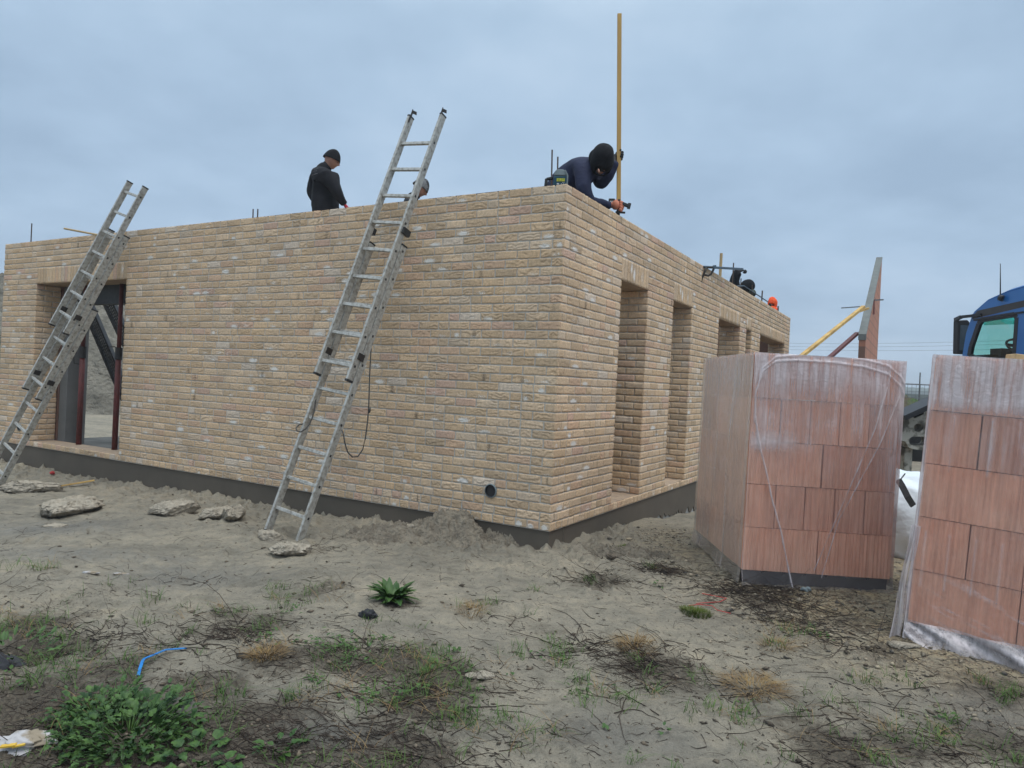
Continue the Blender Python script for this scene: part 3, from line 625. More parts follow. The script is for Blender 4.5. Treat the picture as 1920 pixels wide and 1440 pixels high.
# ------------------------------------------------------------------ props and beams in the doorway
def prop(px, py0, pyt, lab, Yadd=0):
    p = on_z(px, py0, BB); e = empty('steel_prop', p, 0, lab, 'steel prop', 'red steel props in the doorway')
    m = MB(); m.tube([(0, 0, .004), (0, 0, 1.35)], .036, 14); m.build('outer_tube', MT['steelred'], e, True)
    m = MB(); m.tube([(0, 0, 1.3), (0, 0, 2.3)], .028, 12); m.build('inner_tube', MT['steelred'], e, True)
    m = MB(); m.tube([(0, 0, 1.28), (0, 0, 1.44)], .045, 12); m.build('collar', MT['darksteel'], e)
    m = MB(); m.tube([(0, 0, 1.42), (-.05, -.02, 1.45), (-.11, -.05, 1.44), (-.12, -.05, 1.38), (-.07, -.03, 1.35), (-.10, -.04, 1.30), (-.09, -.04, 1.2), (-.03, 0, 1.19)], .007, 6); m.build('handle', MT['darksteel'], e)
    m = MB(); m.box((-.06, -.06, 0), (.06, .06, .006)); m.build('base_plate', MT['steelred'], e)
    m = MB(); m.box((-.06, -.06, 2.296), (.06, .06, 2.302)); m.build('head_plate', MT['steelred'], e)
prop(147, 843, 0, 'red oxide steel prop standing behind the left ladder in the doorway')
prop(214, 853, 0, 'red oxide steel prop standing at the right side of the doorway')
def perf_beam(a, b, Y, wpx, lab):
    A = Vector(at(*a, Y)); Bq = Vector(at(*b, Y)); d = (Bq-A).normalized(); L_ = (Bq-A).length; w = wpx/FPX*Y*.88
    x = d.cross(Vector((0, 1, 0))).normalized(); n = Vector((0, 1, 0)); m = MB(); e = tag(bpy.data.objects.new('perforated_beam', None), lab, 'steel beam', 'dark perforated beams propped inside the doorway'); COL.objects.link(e); e.location = A
    m.bar(x*(-w/2+.008), x*(-w/2+.008)+d*L_, .016, .10, up=n); m.bar(x*(w/2-.008), x*(w/2-.008)+d*L_, .016, .10, up=n); m.build('flange', MT['blacksteel'], e)
    m = MB(); k = 5; s = 0.0; inner = w-.032
    for j in range(k+1): xx = -inner/2+inner*j/k; m.bar(x*xx, x*xx+d*L_, inner/k*.66, .012, up=n)
    while s < L_: m.bar(x*(-inner/2)+d*s, x*(inner/2)+d*s, .014, .010, up=n); s += .045
    m.build('perforated_web', MT['blacksteel'], e)
perf_beam((186, 528), (262, 690), 10.9, 22, 'dark perforated steel beam slanting from the top middle of the doorway')
perf_beam((152, 545), (248, 770), 11.2, 22, 'dark perforated steel beam slanting lower down, nearer the left prop')
# ------------------------------------------------------------------ rods along the wall tops
def rod(px, pyt, pyb, wall, off, r, m_, lab, cat='rebar', grp='reinforcing bars standing on the walls', name='rebar_rod'):
    b = on_wall(px[1], pyb, wall, off); t_ = on_wall(px[0], pyt, wall, off); b = b.copy(); zt = t_[2]
    e = MB(); e.tube([(0, 0, min(0, TOP-.001-b[2]) if b[2] < TOP+.3 else 0), tuple(t_-b)], r, 8); o = e.build(name, MT[m_], None); o.location = b; return tag(o, lab, cat, grp)
rod((59.7, 58), 419, 453, 'L', .17, .008, 'rebar', 'single dark bar standing on the wall near its far left end')
rod((474.7, 474.3), 392, 408.5, 'L', .17, .007, 'rebar', 'left bar of the pair standing between the left ladder and the standing man')
rod((483.5, 483), 392, 407.5, 'L', .17, .007, 'rebar', 'right bar of the pair standing between the left ladder and the standing man')
rod((1035.3, 1034.5), 281, 347, 'L', .22, .007, 'rebar', 'taller bar standing left of the teal box')
rod((1046, 1045.5), 294, 346, 'L', .22, .007, 'rebar', 'shorter bar rising just behind the teal box')
rod((1375.5, 1373), 493, 536, 'R', .2, .010, 'rebar', 'tall dark bar standing beside the raised gloved fist')
rod((1389.5, 1389), 522, 541, 'R', .2, .009, 'rebar', 'short bar standing between the gloved fist and the black hood')
rod((1410.5, 1410.5), 534, 553, 'R', .2, .010, 'rebar', 'short bar standing behind the grey green shoulder')
rod((1429.5, 1428), 545, 565, 'R', .2, .013, 'rebar', 'thick dark bar standing between the hooded man and the orange hood')
rod((1459, 1459), 574, 584, 'R', .2, .015, 'rebar', 'stubby dark bar beyond the orange hood at the wall end')
rod((1352.5, 1350), 475, 520, 'R', .2, .022, 'woodpale', 'thin pale timber stake standing on the right wall top', 'stake', None, 'timber_stake')
m = MB(); a = Vector(on_wall(121, 428.5, 'L', .10)); b = Vector(on_wall(184, 440.5, 'L', -.01)); m.tube([(0, 0, 0), b-a], .014, 8); o = m.build('timber_rod', MT['woodpale']); o.location = a; tag(o, 'slanting brownish rod lying over the wall top at the left', 'rod')
m = MB(); a = Vector(on_wall(1382, 536.5, 'R', .12)); b = Vector(on_wall(1395, 536, 'R', .12)); c = Vector(on_wall(1440, 566, 'R', .12)); m.tube([(0, 0, 0), b-a], .010, 8); m.tube([b-a, c-a], .010, 8); o = m.build('guide_rail', MT['bluegrey']); o.location = a; tag(o, 'thin grey rail running along the far top of the right wall', 'rail')
# straightedge held by the fist, with its clamp over the wall edge
Yc = float(on_wall(1322, 502, 'R', -.02)[1]); a = Vector(at(1319, 500.5, Yc)); b = Vector(at(1391, 504.5, Yc+1.35))
e = empty('clamped_level', a, 0, 'blue grey straightedge clamped over the right wall, its far end gripped by a black glove', 'level')
m = MB(); m.bar((0, 0, 0), b-a, .05, .03); m.build('bar', MT['bluegrey'], e, bevel=.003)
m = MB(); q = lambda x_, y_: Vector(at(x_, y_, Yc-.03))-a
m.tube([q(1325, 502), q(1321, 510), q(1319.5, 515), q(1316, 521), q(1314, 528.5)], .015, 8); m.tube([q(1320, 515), q(1328, 517), q(1333, 514), q(1337, 507), q(1340, 499)], .015, 8); m.tube([q(1325, 502), q(1333, 501), q(1340, 500)], .012, 6); m.build('clamp', MT['darksteel'], e, True)
m = MB(); m.bar(q(1339.5, 497.5), q(1340, 504), .03, .04); m.build('clamp_head', MT['bluegrey'], e)
# ------------------------------------------------------------------ laser box on the corner
o0 = Vector(at(1046, 347, 6.12)); o0.z = TOP
lb = empty('laser_instrument', o0+Vector((0, .05, 0)), R(-8), 'teal instrument box with grey carrying frame and yellow display on the wall corner', 'instrument')
m = MB(); poly = [(-.035, 0), (.075, 0), (.082, .02), (.082, .105), (-.03, .105), (-.035, .02)]
m.prism([(x, z) for x, z in poly], -.05, .06); m.build('casing', MT['teal'], lb, bevel=.006)
m = MB(); m.prism([(-.033, .108), (.085, .108), (.062, .150), (.045, .160), (-.006, .160), (-.02, .150)], -.05, .06); m.build('top_housing', MT['greyp'], lb, bevel=.006)
m = MB(); m.bar((.086, -.053, 0), (.086, -.053, .108), .010, .012); m.bar((.086, -.053, .108), (.062, -.053, .152), .010, .012);  m.build('frame', MT['greyp'], lb, bevel=.002)
m = MB(); m.bar((-.04, .0, .10), (-.098, .0, .088), .03, .022); m.bar((-.098, 0, .092), (-.104, 0, .0), .03, .025); m.build('handle', MT['blackp'], lb, bevel=.005)
m = MB(); m.box((-.005, -.0535, .055), (.065, -.051, .082)); m.build('display', MT['yellow'], lb)
m = MB()
for k, (x, z, w, h) in enumerate(((-.003, .030, .020, .008), (.002, .036, .006, .006), (.034, .033, .007, .005), (.052, .038, .006, .006), (.045, .045, .005, .005), (.058, .046, .004, .004))): m.box((x, -.0525, z), (x+w, -.051, z+h))
m.build('print', MT['white'], lb)
# ------------------------------------------------------------------ people
def skin_mesh(name, chains, m_, parent, sub=2, origin=(0, 0, 0), smooth_shape=True):
    """chains: list of [(point, radius or (rx,ry)), ...]; a chain may start with an index reference ('at', chain, node)"""
    V = []; E = []; Rr = []; ids = []; roots = []
    for ci, ch in enumerate(chains):
        cur = []; prev = None
        for nd in ch:
            if nd[0] == 'at': prev = ids[nd[1]][nd[2]]; cur.append(prev); continue
            V.append(Vector(nd[0])-Vector(origin)); r = nd[1]; Rr.append((r, r) if not isinstance(r, tuple) else r); i = len(V)-1; cur.append(i)
            if prev is not None: E.append((prev, i))
            else: roots.append(i)
            prev = i
        ids.append(cur)
    me = bpy.data.meshes.new(name); me.from_pydata(V, E, []); me.update(); tmp = bpy.data.objects.new(name, me); COL.objects.link(tmp)
    sk = tmp.modifiers.new('skin', 'SKIN'); sk.use_smooth_shade = True; sk.branch_smoothing = .4; sb = tmp.modifiers.new('sub', 'SUBSURF'); sb.levels = sub; sb.render_levels = sub
    lay = me.skin_vertices[0].data
    for i, r in enumerate(Rr): lay[i].radius = r; lay[i].use_root = i in roots
    dg = bpy.context.evaluated_depsgraph_get(); dg.update(); nm = bpy.data.meshes.new_from_object(tmp.evaluated_get(dg))
    tmp.modifiers.clear(); tmp.data = nm; nm.materials.clear(); nm.materials.append(m_)
    for p in nm.polygons: p.use_smooth = True
    if parent: tmp.parent = parent
    return tmp
def folds(o, amp=.008, f=14, s=3):
    me = o.data; n = len(me.vertices); c = np.zeros(n*3); me.vertices.foreach_get('co', c); c = c.reshape(-1, 3); nn = np.zeros(n*3); me.vertices.foreach_get('normal', nn); nn = nn.reshape(-1, 3)
    d = amp*fbm(c[:, 0]*f+c[:, 1]*f*.8, c[:, 2]*f*1.1-c[:, 1]*f, s, 3); me.vertices.foreach_set('co', (c+nn*d[:, None]).ravel()); me.update()
def head_data(neck=True):
    nu, nv = 40, 30; th = np.linspace(0, 2*math.pi, nu, endpoint=False); ph = np.linspace(-math.pi/2, math.pi/2, nv); Tt, Pp = np.meshgrid(th, ph)
    x = np.cos(Pp)*np.sin(Tt); y = np.cos(Pp)*np.cos(Tt); z = np.sin(Pp); rx, ry, rz = .076, .096, .118
    low = np.clip(-z, 0, 1); X = x*rx*(1-.28*low**1.3); Y = y*ry*(1-.10*low)+.012*low; Z = z*rz
    lon = np.where(Tt > math.pi, Tt-2*math.pi, Tt); f = lambda a, b, sa, sb: np.exp(-((lon-a)/sa)**2-((z-b)/sb)**2)
    Y = Y+.026*f(0, -.17, .16, .13)+.012*f(0, .03, .13, .16)+.006*f(0, .2, .5, .08)+.010*f(0, -.50, .22, .05)+.007*f(0, -.62, .22, .05)+.014*f(0, -.84, .35, .10)
    Y = Y-.010*(f(.36, .04, .18, .10)+f(-.36, .04, .18, .10))-.004*f(0, -.56, .3, .025)
    X = X+np.sign(lon)*.016*(f(1.62, -.1, .14, .17)+f(-1.62, -.1, .14, .17))
    V = np.stack([X, Y, Z], -1).reshape(-1, 3); idx = np.arange(nu*nv).reshape(nv, nu); nx = np.roll(idx, -1, 1)
    F = np.stack([idx[:-1], nx[:-1], nx[1:], idx[1:]], -1).reshape(-1, 4)[:, ::-1]; return V, F
HV, HF = head_data()
def rotm(yaw, pitch, roll=0):           # yaw clockwise from +Y, pitch down positive
    return np.array(Matrix.Rotation(-yaw, 3, 'Z') @ Matrix.Rotation(roll, 3, 'Y') @ Matrix.Rotation(-pitch, 3, 'X'))
def head(parent, c, yaw, pitch, hat='beanie', hm='hatblack', s=1.0, roll=0):
    M_ = rotm(yaw, pitch, roll); c = np.array(c, float)-np.array(parent.location)
    ho = mesh('head', (HV*s)@M_.T+c, HF, MT['skin'], parent, True)
    for sg in (-1, 1):
        e = np.array([(math.cos(a)*.013*s+sg*.031*s, .086*s, math.sin(a)*.005*s+.004) for a in np.linspace(0, 2*math.pi, 10, endpoint=False)]); mesh('eye', e@M_.T+c, [tuple(range(10))], MT['hatblack'], ho)
    nu, nv = 36, 14
    lo = .10 if hat == 'beanie' else -.95
    th = np.linspace(0, 2*math.pi, nu, endpoint=False); zz_ = np.linspace(0, 1, nv); Tt, Q = np.meshgrid(th, zz_)
    if hat == 'beanie':
        ph0 = .18-.16*(1-np.cos(Tt))/2-.10; Pp = ph0+(math.pi/2-ph0)*Q; k = 1.10+.05*np.exp(-(Q/.10)**2)
        X = .080*np.cos(Pp)*np.sin(Tt)*k; Y = .100*np.cos(Pp)*np.cos(Tt)*k-.004; Z = .128*np.sin(Pp)*(1.04+.12*Q)
    else:
        Pp = -.75+(math.pi/2+.75)*Q; k = 1.25; X = .085*np.cos(Pp)*np.sin(Tt)*k; Y = .108*np.cos(Pp)*np.cos(Tt)*k-.012; Z = .138*np.sin(Pp)*1.12
        face = (np.cos(Tt) > .72) & (Q < .38) & (Q > 0.02)
    V = np.stack([X, Y, Z], -1).reshape(-1, 3)*s; idx = np.arange(nu*nv).reshape(nv, nu); nx = np.roll(idx, -1, 1)
    F = np.stack([idx[:-1], nx[:-1], nx[1:], idx[1:]], -1).reshape(-1, 4)[:, ::-1]
    if hat != 'beanie':
        fm = face.reshape(-1)[F].all(1); F = F[~fm]
    h = mesh(hat if hat == 'beanie' else 'hood', V@M_.T+c, F, MT[hm], parent, True)
    if hat != 'beanie': folds(h, .014, 11, 5)
    sol = h.modifiers.new('t', 'SOLIDIFY'); sol.thickness = .006; sol.offset = 0
    return ho
def hand(parent, wrist, d, n, curl, m_, s=1.0, side=1, name='glove', fat=1.0):
    """d: pointing direction, n: palm normal (fingers curl towards it)"""
    d = Vector(d).normalized(); n = Vector(n); n = (n-d*n.dot(d)).normalized(); x = d.cross(n)*side; w = Vector(wrist); O = Vector(parent.location)
    ch = [[(w-d*.02*s, .026*s), (w+d*.03*s, (.034*s, .018*s)), (w+d*.075*s, (.040*s, .015*s))]]
    for k, (off, l) in enumerate(((-.030, .072), (-.010, .080), (.010, .075), (.029, .060))):
        p = w+d*.07*s+x*off*s; c = [(p, .0105*s*fat)]; a = 0
        for j, fr in enumerate((.45, .32, .25)):
            a += curl*(.55+.08*k+.25*(j > 0)); p = p+(d*math.cos(a)+n*math.sin(a))*l*fr*s*1.05; c.append((p, (.0095-.0008*j)*s*fat))
        ch.append(c)
    p = w+d*.03*s-x*.028*s; c = [(p, .012*s)]
    for j in range(3): p = p+(d*.62-x*(.6-.35*j)+n*(.35+.35*curl*j)).normalized()*.028*s; c.append((p, .0105*s))
    ch.append(c); o = skin_mesh(name, ch, MT[m_], parent, 2, O); return o
def V3(*a): return Vector(a)
def person_rig(root_loc, label, grp=None):
    return empty('person', root_loc, 0, label, 'person', grp)
# --- the standing man in black behind the long wall
Y1 = 9.3; p = lambda x, y, dy=0: Vector(at(x, y, Y1+dy)); O1 = p(611, 392); zf = 2.74; root = person_rig((O1.x, O1.y, zf), 'man in black jacket and black beanie standing sideways behind the wall between the ladders'); RL = root.location
pel = p(611, 393); th_ = .46
body = skin_mesh('body', [[(pel, .13), (p(610, 365), .12), (p(607, 330), .13), (p(610, 312), .06), (p(616, 303), .055)],
    [('at', 0, 0), (Vector((pel.x-.06, pel.y+.08, zf+.5)), .075), (Vector((pel.x-.06, pel.y+.08, zf+.06)), .05), (Vector((pel.x+.08, pel.y+.06, zf+.035)), .035)],
    [('at', 0, 0), (Vector((pel.x+.04, pel.y-.08, zf+.5)), .075), (Vector((pel.x+.03, pel.y-.08, zf+.06)), .05), (Vector((pel.x+.17, pel.y-.10, zf+.035)), .035)]], MT['trousers'], root, 2, RL)
jk = skin_mesh('jacket', [[(p(611, 425), (.18, .19)), (p(611, 398), (.18, .195)), (p(610, 372), (.165, .19)), (p(607, 348), (.175, .20)), (p(606, 328), (.18, .21)), (p(607, 316), (.11, .13)), (p(614, 306), (.068, .074))],
    [('at', 0, 4), (p(617, 325, -.17), .095), (p(624, 345, -.2), .082), (p(632, 362, -.2), .072), (p(643, 380, -.16), .055), (p(646.5, 385, -.14), .044)],
    [('at', 0, 4), (p(594, 326, .06), .088), (p(586, 343, .06), .074), (p(583, 358, .04), .070), (p(589, 372, .03), .055), (p(597, 384, .0), .045)]], MT['jacketblack'], root, 2, RL); folds(jk, .014, 9)
head(root, p(622, 300), R(78), R(22), 'beanie', 'hatblack', .98)
hand(root, p(646.5, 384.5, -.14), p(654, 392)-p(646, 384), (.3, .2, -1), .5, 'redglove', 1.1)
m = MB(); bq = lambda x, y: p(x, y, -.33)-RL
def on_surf(ho, px, py, lift=.004):      # a point on the jacket as seen in the photo
    d = Vector(ray(px, py)); o_ = Vector(CAM)-RL; bvh = BV[ho.name]; h = bvh.ray_cast(o_, d.normalized()); return (h[0]-d.normalized()*lift) if h[0] else None
from mathutils.bvhtree import BVHTree
BV = {jk.name: BVHTree.FromPolygons([v.co.copy() for v in jk.data.vertices], [tuple(q.vertices) for q in jk.data.polygons])}
for (x0, y0, x1, y1, w) in ((586.5, 317, 596, 313, .006), (589, 318.5, 596.5, 315, .005), (586, 322.5, 594, 319.5, .003), (585.2, 328.6, 590.5, 326.8, .008), (591, 326.6, 595.3, 325, .009)):
    a = on_surf(jk, x0, y0); b = on_surf(jk, x1, y1)
    if a and b: m.bar(a, b, w, w*.6)
if m.V: m.build('back_print', MT['marks'], root)
# --- the man whose head shows behind the tall ladder
Y2 = 9.6; p = lambda x, y, dy=0: Vector(at(x, y, Y2+dy)); O2 = p(776, 385); root = person_rig((O2.x, O2.y, 2.3), 'crouching man whose grey beanie and dark shoulders show behind the tall ladder'); RL = root.location
skin_mesh('body', [[(p(768, 430), .14), (p(770, 395), .12), (p(776, 372), .06), (p(783, 358), .05)], [('at', 0, 0), (p(768, 430)+V3(.25, -.1, .15), .08), (p(768, 430)+V3(.3, -.05, -.35), .05)], [('at', 0, 0), (p(768, 430)+V3(.25, .15, .1), .08), (p(768, 430)+V3(.3, .2, -.35), .05)]], MT['trousers'], root, 1, RL)
jk = skin_mesh('jacket', [[(p(770, 415), (.17, .2)), (p(771, 388), (.16, .2)), (p(776, 372), (.10, .12)), (p(781, 362), (.06, .065))], [('at', 0, 1), (p(776, 382, -.17), .08), (p(784, 402, -.2), .07), (p(796, 410, -.2), .05)], [('at', 0, 1), (p(765, 374, .1), .08), (p(770, 400, .2), .07), (p(790, 412, .2), .05)]], MT['jacketblack'], root, 2, RL); folds(jk, .01, 9)
head(root, p(788, 353), R(75), R(35), 'beanie', 'hatgrey', 1.0)
# --- the bending man at the corner
p = lambda x, y, Y: Vector(at(x, y, Y)); O3 = p(1050, 420, 7.0); root = person_rig((O3.x, O3.y, 2.35), 'man in navy jacket and black hood bending over the corner, gripping a tall batten'); RL = root.location
pz = p(1030, 388, 7.25)
skin_mesh('body', [[(pz, .14), (p(1065, 340, 7.1), .12), (p(1100, 312, 6.95), .07), (p(1120, 306, 6.85), .06)], [('at', 0, 0), (pz+V3(.12, -.05, -.4), .09), (pz+V3(-.05, -.05, -.85), .055), (pz+V3(.1, -.05, -.9), .04)], [('at', 0, 0), (pz+V3(.12, .25, -.4), .09), (pz+V3(-.05, .25, -.85), .055), (pz+V3(.1, .25, -.9), .04)]], MT['trousers'], root, 2, RL)
jk = skin_mesh('jacket', [[(p(1038, 372, 7.2), (.18, .19)), (p(1062, 345, 7.12), (.165, .19)), (p(1086, 322, 7.05), (.155, .19)), (p(1104, 312, 6.98), (.12, .15)), (p(1116, 306, 6.92), (.08, .09))],
    [('at', 0, 3), (p(1093, 326, 6.85), .10), (p(1093, 347, 6.80), .082), (p(1097, 362, 6.78), .068), (p(1104, 377, 6.78), .06), (p(1120, 381, 6.86), .046), (p(1143, 385, 6.95), .036), (p(1146, 385.2, 6.95), .040)],
    [('at', 0, 3), (p(1118, 316, 7.10), .085), (p(1123, 335, 7.08), .075), (p(1127, 349, 7.02), .055), (p(1138, 334, 6.99), .052), (p(1150, 314, 6.96), .044), (p(1156, 301, 6.95), .035)]], MT['jacketnavy'], root, 2, RL); folds(jk, .014, 10)
hc = p(1129, 302, 6.80)
head(root, hc, R(165), R(50), 'hood', 'hatblack', 1.02)
# the hood hangs down round the face
hv = skin_mesh('hood', [[(p(1110, 306, 6.9), .085), (p(1122, 292, 6.84), .098), (p(1131, 291, 6.80), .103), (p(1132, 306, 6.76), .098), (p(1128, 322, 6.76), .075)]], MT['hatblack'], root, 2, RL); folds(hv, .005, 9)
m = MB(); fc = p(1122.5, 320.5, 6.66)-RL
sph = [(fc+Vector((math.cos(t_)*.010, -.006, math.sin(t_)*.018-math.cos(t_)*.006))) for t_ in np.linspace(0, 2*math.pi, 12, endpoint=False)]
m.add(sph+[fc+Vector((0, -.016, 0))], [(i, (i+1) % 12, 12) for i in range(12)]); m.build('cheek', MT['skin'], root, True)
batx = on_wall(1159, 401, 'R', .03)
PY = float(batx[1])
skin_mesh('wrist', [[(p(1150, 312, 6.96), .040), (p(1151, 303, PY+.02), .036), (p(1151, 295, PY+.04), .036), (p(1164, 292, PY+.04), .034)]], MT['blackglove'], root, 2, RL)
hand(root, p(1149, 295, PY+.04), (1, .0, .12), (-.1, -1, 0), 1.25, 'blackglove', 1.0, 1, fat=1.6)
hand(root, p(1144, 384, PY-.05), (1, .0, -.02), (0, 1, -.25), .9, 'orangeglove', 1.25, -1, fat=1.6)
skin_mesh('glove_cuff', [[(p(1146, 385, PY-.05), .040), (p(1154, 384, PY-.055), .052), (p(1161, 386, PY-.05), .046)]], MT['orangeglove'], root, 2, RL)
# the batten and its clamp
bt = Vector((batx[0], batx[1], TOP)); topb = Vector(at(1161.5, 26, bt.y+.03)); e = empty('timber_batten', bt, 0, 'very tall yellow timber batten held upright on the right wall by the hooded man', 'batten')
m = MB(); m.bar((0, 0, .13), topb-bt, .040, .028, up=(0, 1, 0)); m.build('batten', MT['wood'], e, bevel=.002)
m = MB(); m.bar((.0, 0, .0), (0, 0, .16), .030, .045, up=(0, 1, 0)); m.bar((.03, -.03, .115), (.10, -.02, .095), .035, .03); m.bar((.095, -.02, .07), (.105, -.02, .125), .03, .03); m.bar((-.03, -.03, .03), (.065, -.03, .028), .015, .02); m.build('clamp', MT['blackp'], e, bevel=.004)
g0 = Vector(at(1147, 384, 6.98)); e = empty('sensor_box', g0, 0, 'small black box with grey window clipped beside the foot of the batten', 'receiver')
m = MB(); m.bar((0, 0, -.03), (-.002, 0, .060), .060, .028, up=(0, 1, 0)); m.build('case', MT['blackp'], e, bevel=.006)
m = MB()
for k in range(3): m.bar((-.016+.014*k, -.0155, .012), (-.016+.014*k, -.0155, .034), .009, .003, up=(0, 1, 0))
m.build('window', MT['white'], e)
# --- far figures behind the right wall
Y4 = 12.75; p = lambda x, y, dy=0: Vector(at(x, y, Y4+dy)); root = person_rig(tuple(p(1392, 600, .8)), 'stooping man with black hood and grey green sleeve, one arm raised to the straightedge'); RL = root.location
skin_mesh('body', [[(p(1388, 600, .9), .13), (p(1393, 570, .8), .12), (p(1398, 552, .75), .06)], [('at', 0, 0), (p(1388, 600, .9)+V3(.1, 0, -.4), .08), (p(1388, 600, .9)+V3(0, 0, -.75), .05)], [('at', 0, 0), (p(1388, 600, .9)+V3(.1, .25, -.4), .08), (p(1388, 600, .9)+V3(0, .25, -.75), .05)]], MT['trousers'], root, 1, RL)
jk = skin_mesh('jacket', [[(p(1392, 575, .8), (.15, .17)), (p(1396, 560, .75), (.13, .15)), (p(1399, 550, .72), (.07, .08))], [('at', 0, 1), (p(1381, 554, .5), .11), (p(1377, 537, .35), .105), (p(1377, 523, .3), .098), (p(1383, 511, .27), .088), (p(1387, 508, .26), .075)]], MT['jacketblack'], root, 2, RL); folds(jk, .008, 9)
sl = skin_mesh('sleeve', [[(p(1404, 552, .7), .07), (p(1411, 545, .65), .085), (p(1415, 556, .6), .06)]], MT['camo'], root, 2, RL); folds(sl, .02, 14)
head(root, p(1401, 539, .72), R(140), R(55), 'hood', 'hatblack', 1.0)
hand(root, p(1386, 509, .26), (1, 0, .35), (.1, 0, -1), 1.5, 'blackglove', 1.25)
Y5 = 15.9; p = lambda x, y, dy=0: Vector(at(x, y, Y5+dy)); root = person_rig(tuple(p(1440, 640)), 'man hidden behind the right wall but for his bright orange hooded top'); RL = root.location
skin_mesh('body', [[(p(1440, 630), .13), (p(1442, 600), .11), (p(1444, 580), .06)], [('at', 0, 0), (p(1440, 630)+V3(.1, 0, -.4), .08), (p(1440, 630)+V3(0, 0, -.8), .05)], [('at', 0, 0), (p(1440, 630)+V3(.1, .25, -.4), .08), (p(1440, 630)+V3(0, .25, -.8), .05)]], MT['trousers'], root, 1, RL)
jk = skin_mesh('jacket', [[(p(1440, 610), (.16, .18)), (p(1443, 592), (.15, .17)), (p(1447, 581), (.15, .16)), (p(1449, 572), .12)], [('at', 0, 1), (p(1440, 588, -.2), .09), (p(1436, 605, -.25), .06)]], MT['hiviz'], root, 2, RL); folds(jk, .012, 12)
head(root, p(1448, 568.5, -.02), R(215), R(15), 'hood', 'hiviz', .92)
m = MB(); c = p(1443.5, 573, -.16)-RL; m.tube([c+Vector((0, 0, .05)), c, c+Vector((.01, 0, -.05))], [.02, .035, .02], 8); m.build('collar', MT['hatblack'], root, True)
# platform the men stand on, behind the walls
def platform(x0, y0, x1, y1, z, lab):
    e = empty('trestle_platform', (CR[0], CR[1], 0), math.atan2(DR[1], DR[0]), lab, 'platform'); m = MB()
    n = 4
    for k in range(n): m.box((x0+(x1-x0)*k/n+.01, y0, z-.045), (x0+(x1-x0)*(k+1)/n-.01, y1, z))
    m.build('deck', MT['woodpale'], e)
    for a in (x0+.1, x1-.1):
        for b in (y0+.15, y1-.15): m = MB(); m.box((a-.03, b-.03, BB), (a+.03, b+.03, z-.05)); m.build('leg', MT['steelred'], e)
platform(.6, 2.2, 2.6, 6.4, 2.74, 'plank platform on posts under the man in the black beanie')
platform(.6, .6, 2.3, 2.1, 2.10, 'plank platform on posts just inside the building corner')
# ------------------------------------------------------------------ block packs
def block_mesh(w, d, h, grooves=True):
    """hollow clay block, fluted on the four upright faces; origin at lower front left corner"""
    pts = []
    def side(p0, p1, nrm, ln):
        n = max(8, int(ln/.0125)); 
        for i in range(n):
            t = i/n; g = .0028*(1 if (i % 2) else -1) if 0 < i < n else 0
            if abs(t-.31) < .03 or abs(t-.69) < .03: g = -.006
            pts.append((p0[0]+(p1[0]-p0[0])*t-nrm[0]*g*-1, p0[1]+(p1[1]-p0[1])*t-nrm[1]*g*-1))
    side((0, 0), (w, 0), (0, -1), w); side((w, 0), (w, d), (1, 0), d); side((w, d), (0, d), (0, 1), w); side((0, d), (0, 0), (-1, 0), d)
    n = len(pts); V = [(x, y, 0) for x, y in pts]+[(x, y, h) for x, y in pts]
    F = [(i, (i+1) % n, (i+1) % n+n, i+n) for i in range(n)]+[tuple(range(n))[::-1], tuple(range(n, 2*n))]
    me = bpy.data.meshes.new('clay_block'); me.from_pydata(V, [], F); me.update(); me.materials.append(MT['terra']); return me
def film_sheet(name, nx, nz, fn, milk, parent):
    U, Vv = np.meshgrid(np.linspace(0, 1, nx), np.linspace(0, 1, nz)); P = fn(U, Vv); mk = milk(U, Vv)
    ix = np.arange(nx*nz).reshape(nz, nx); F = np.stack([ix[:-1, :-1], ix[:-1, 1:], ix[1:, 1:], ix[1:, :-1]], -1).reshape(-1, 4)
    return mesh(name, P.reshape(-1, 3), F, MT['film'], parent, True, attrs={'milk': mk.ravel()})
def pack(loc, rz, wid, dep_, rows, lab, front_pat, seed, tilt=0):
    """rows: heights; front_pat: for each row (bottom up) number of blocks across the front"""
    e = empty('block_pack', loc, rz, lab, 'block pack', 'film wrapped packs of clay blocks'); rr = random.Random(seed)
    if tilt: e.rotation_mode = 'XYZ'; e.rotation_euler = (0, 0, rz); e.matrix_world = Matrix.Translation(loc) @ Matrix.Rotation(tilt, 4, 'Y') @ Matrix.Rotation(rz, 4, 'Z')
    cache = {}; z = 0
    for r, h in enumerate(rows):
        nf = front_pat[r]; nd = {2: 7, 5: 3, 4: 3, 3: 4}[nf]; w = wid/nf; d = dep_/nd
        key = (round(w, 3), round(d, 3), round(h, 3))
        if key not in cache: cache[key] = block_mesh(w-.008, d-.008, h-.004)
        rowoff = rr.uniform(-.008, .008) if r else 0
        for i in range(nf):
            for j in range(nd):
                if 0 < i < nf-1 and 0 < j < nd-1 and r < len(rows)-1: continue
                if j and i == nf-1 and r < len(rows)-1 and nf > 2 and False: continue
                o = bpy.data.objects.new('clay_block', cache[key]); COL.objects.link(o); o.parent = e
                o.location = (i*w+.003+rr.uniform(-.002, .002), j*d+.003+rowoff+(rr.uniform(-.007, .007) if j == 0 else 0), z)
        z += h
    # pallet below
    g = -.115; pr = empty('pallet'); pr.parent = e
    for k in range(7): m = MB(); m.box((wid*k/7+.01, .02, -.022), (wid*(k+1)/7-.01, dep_-.02, -.002)); m.build('board', MT['pallet'], pr)
    for a in (.0, .45, .9):
        m = MB(); m.box((.01, dep_*a*.96+.03, -.105), (wid-.01, dep_*a*.96+.10+.03, -.023)); m.build('bearer', MT['pallet'], pr)
    return e, z
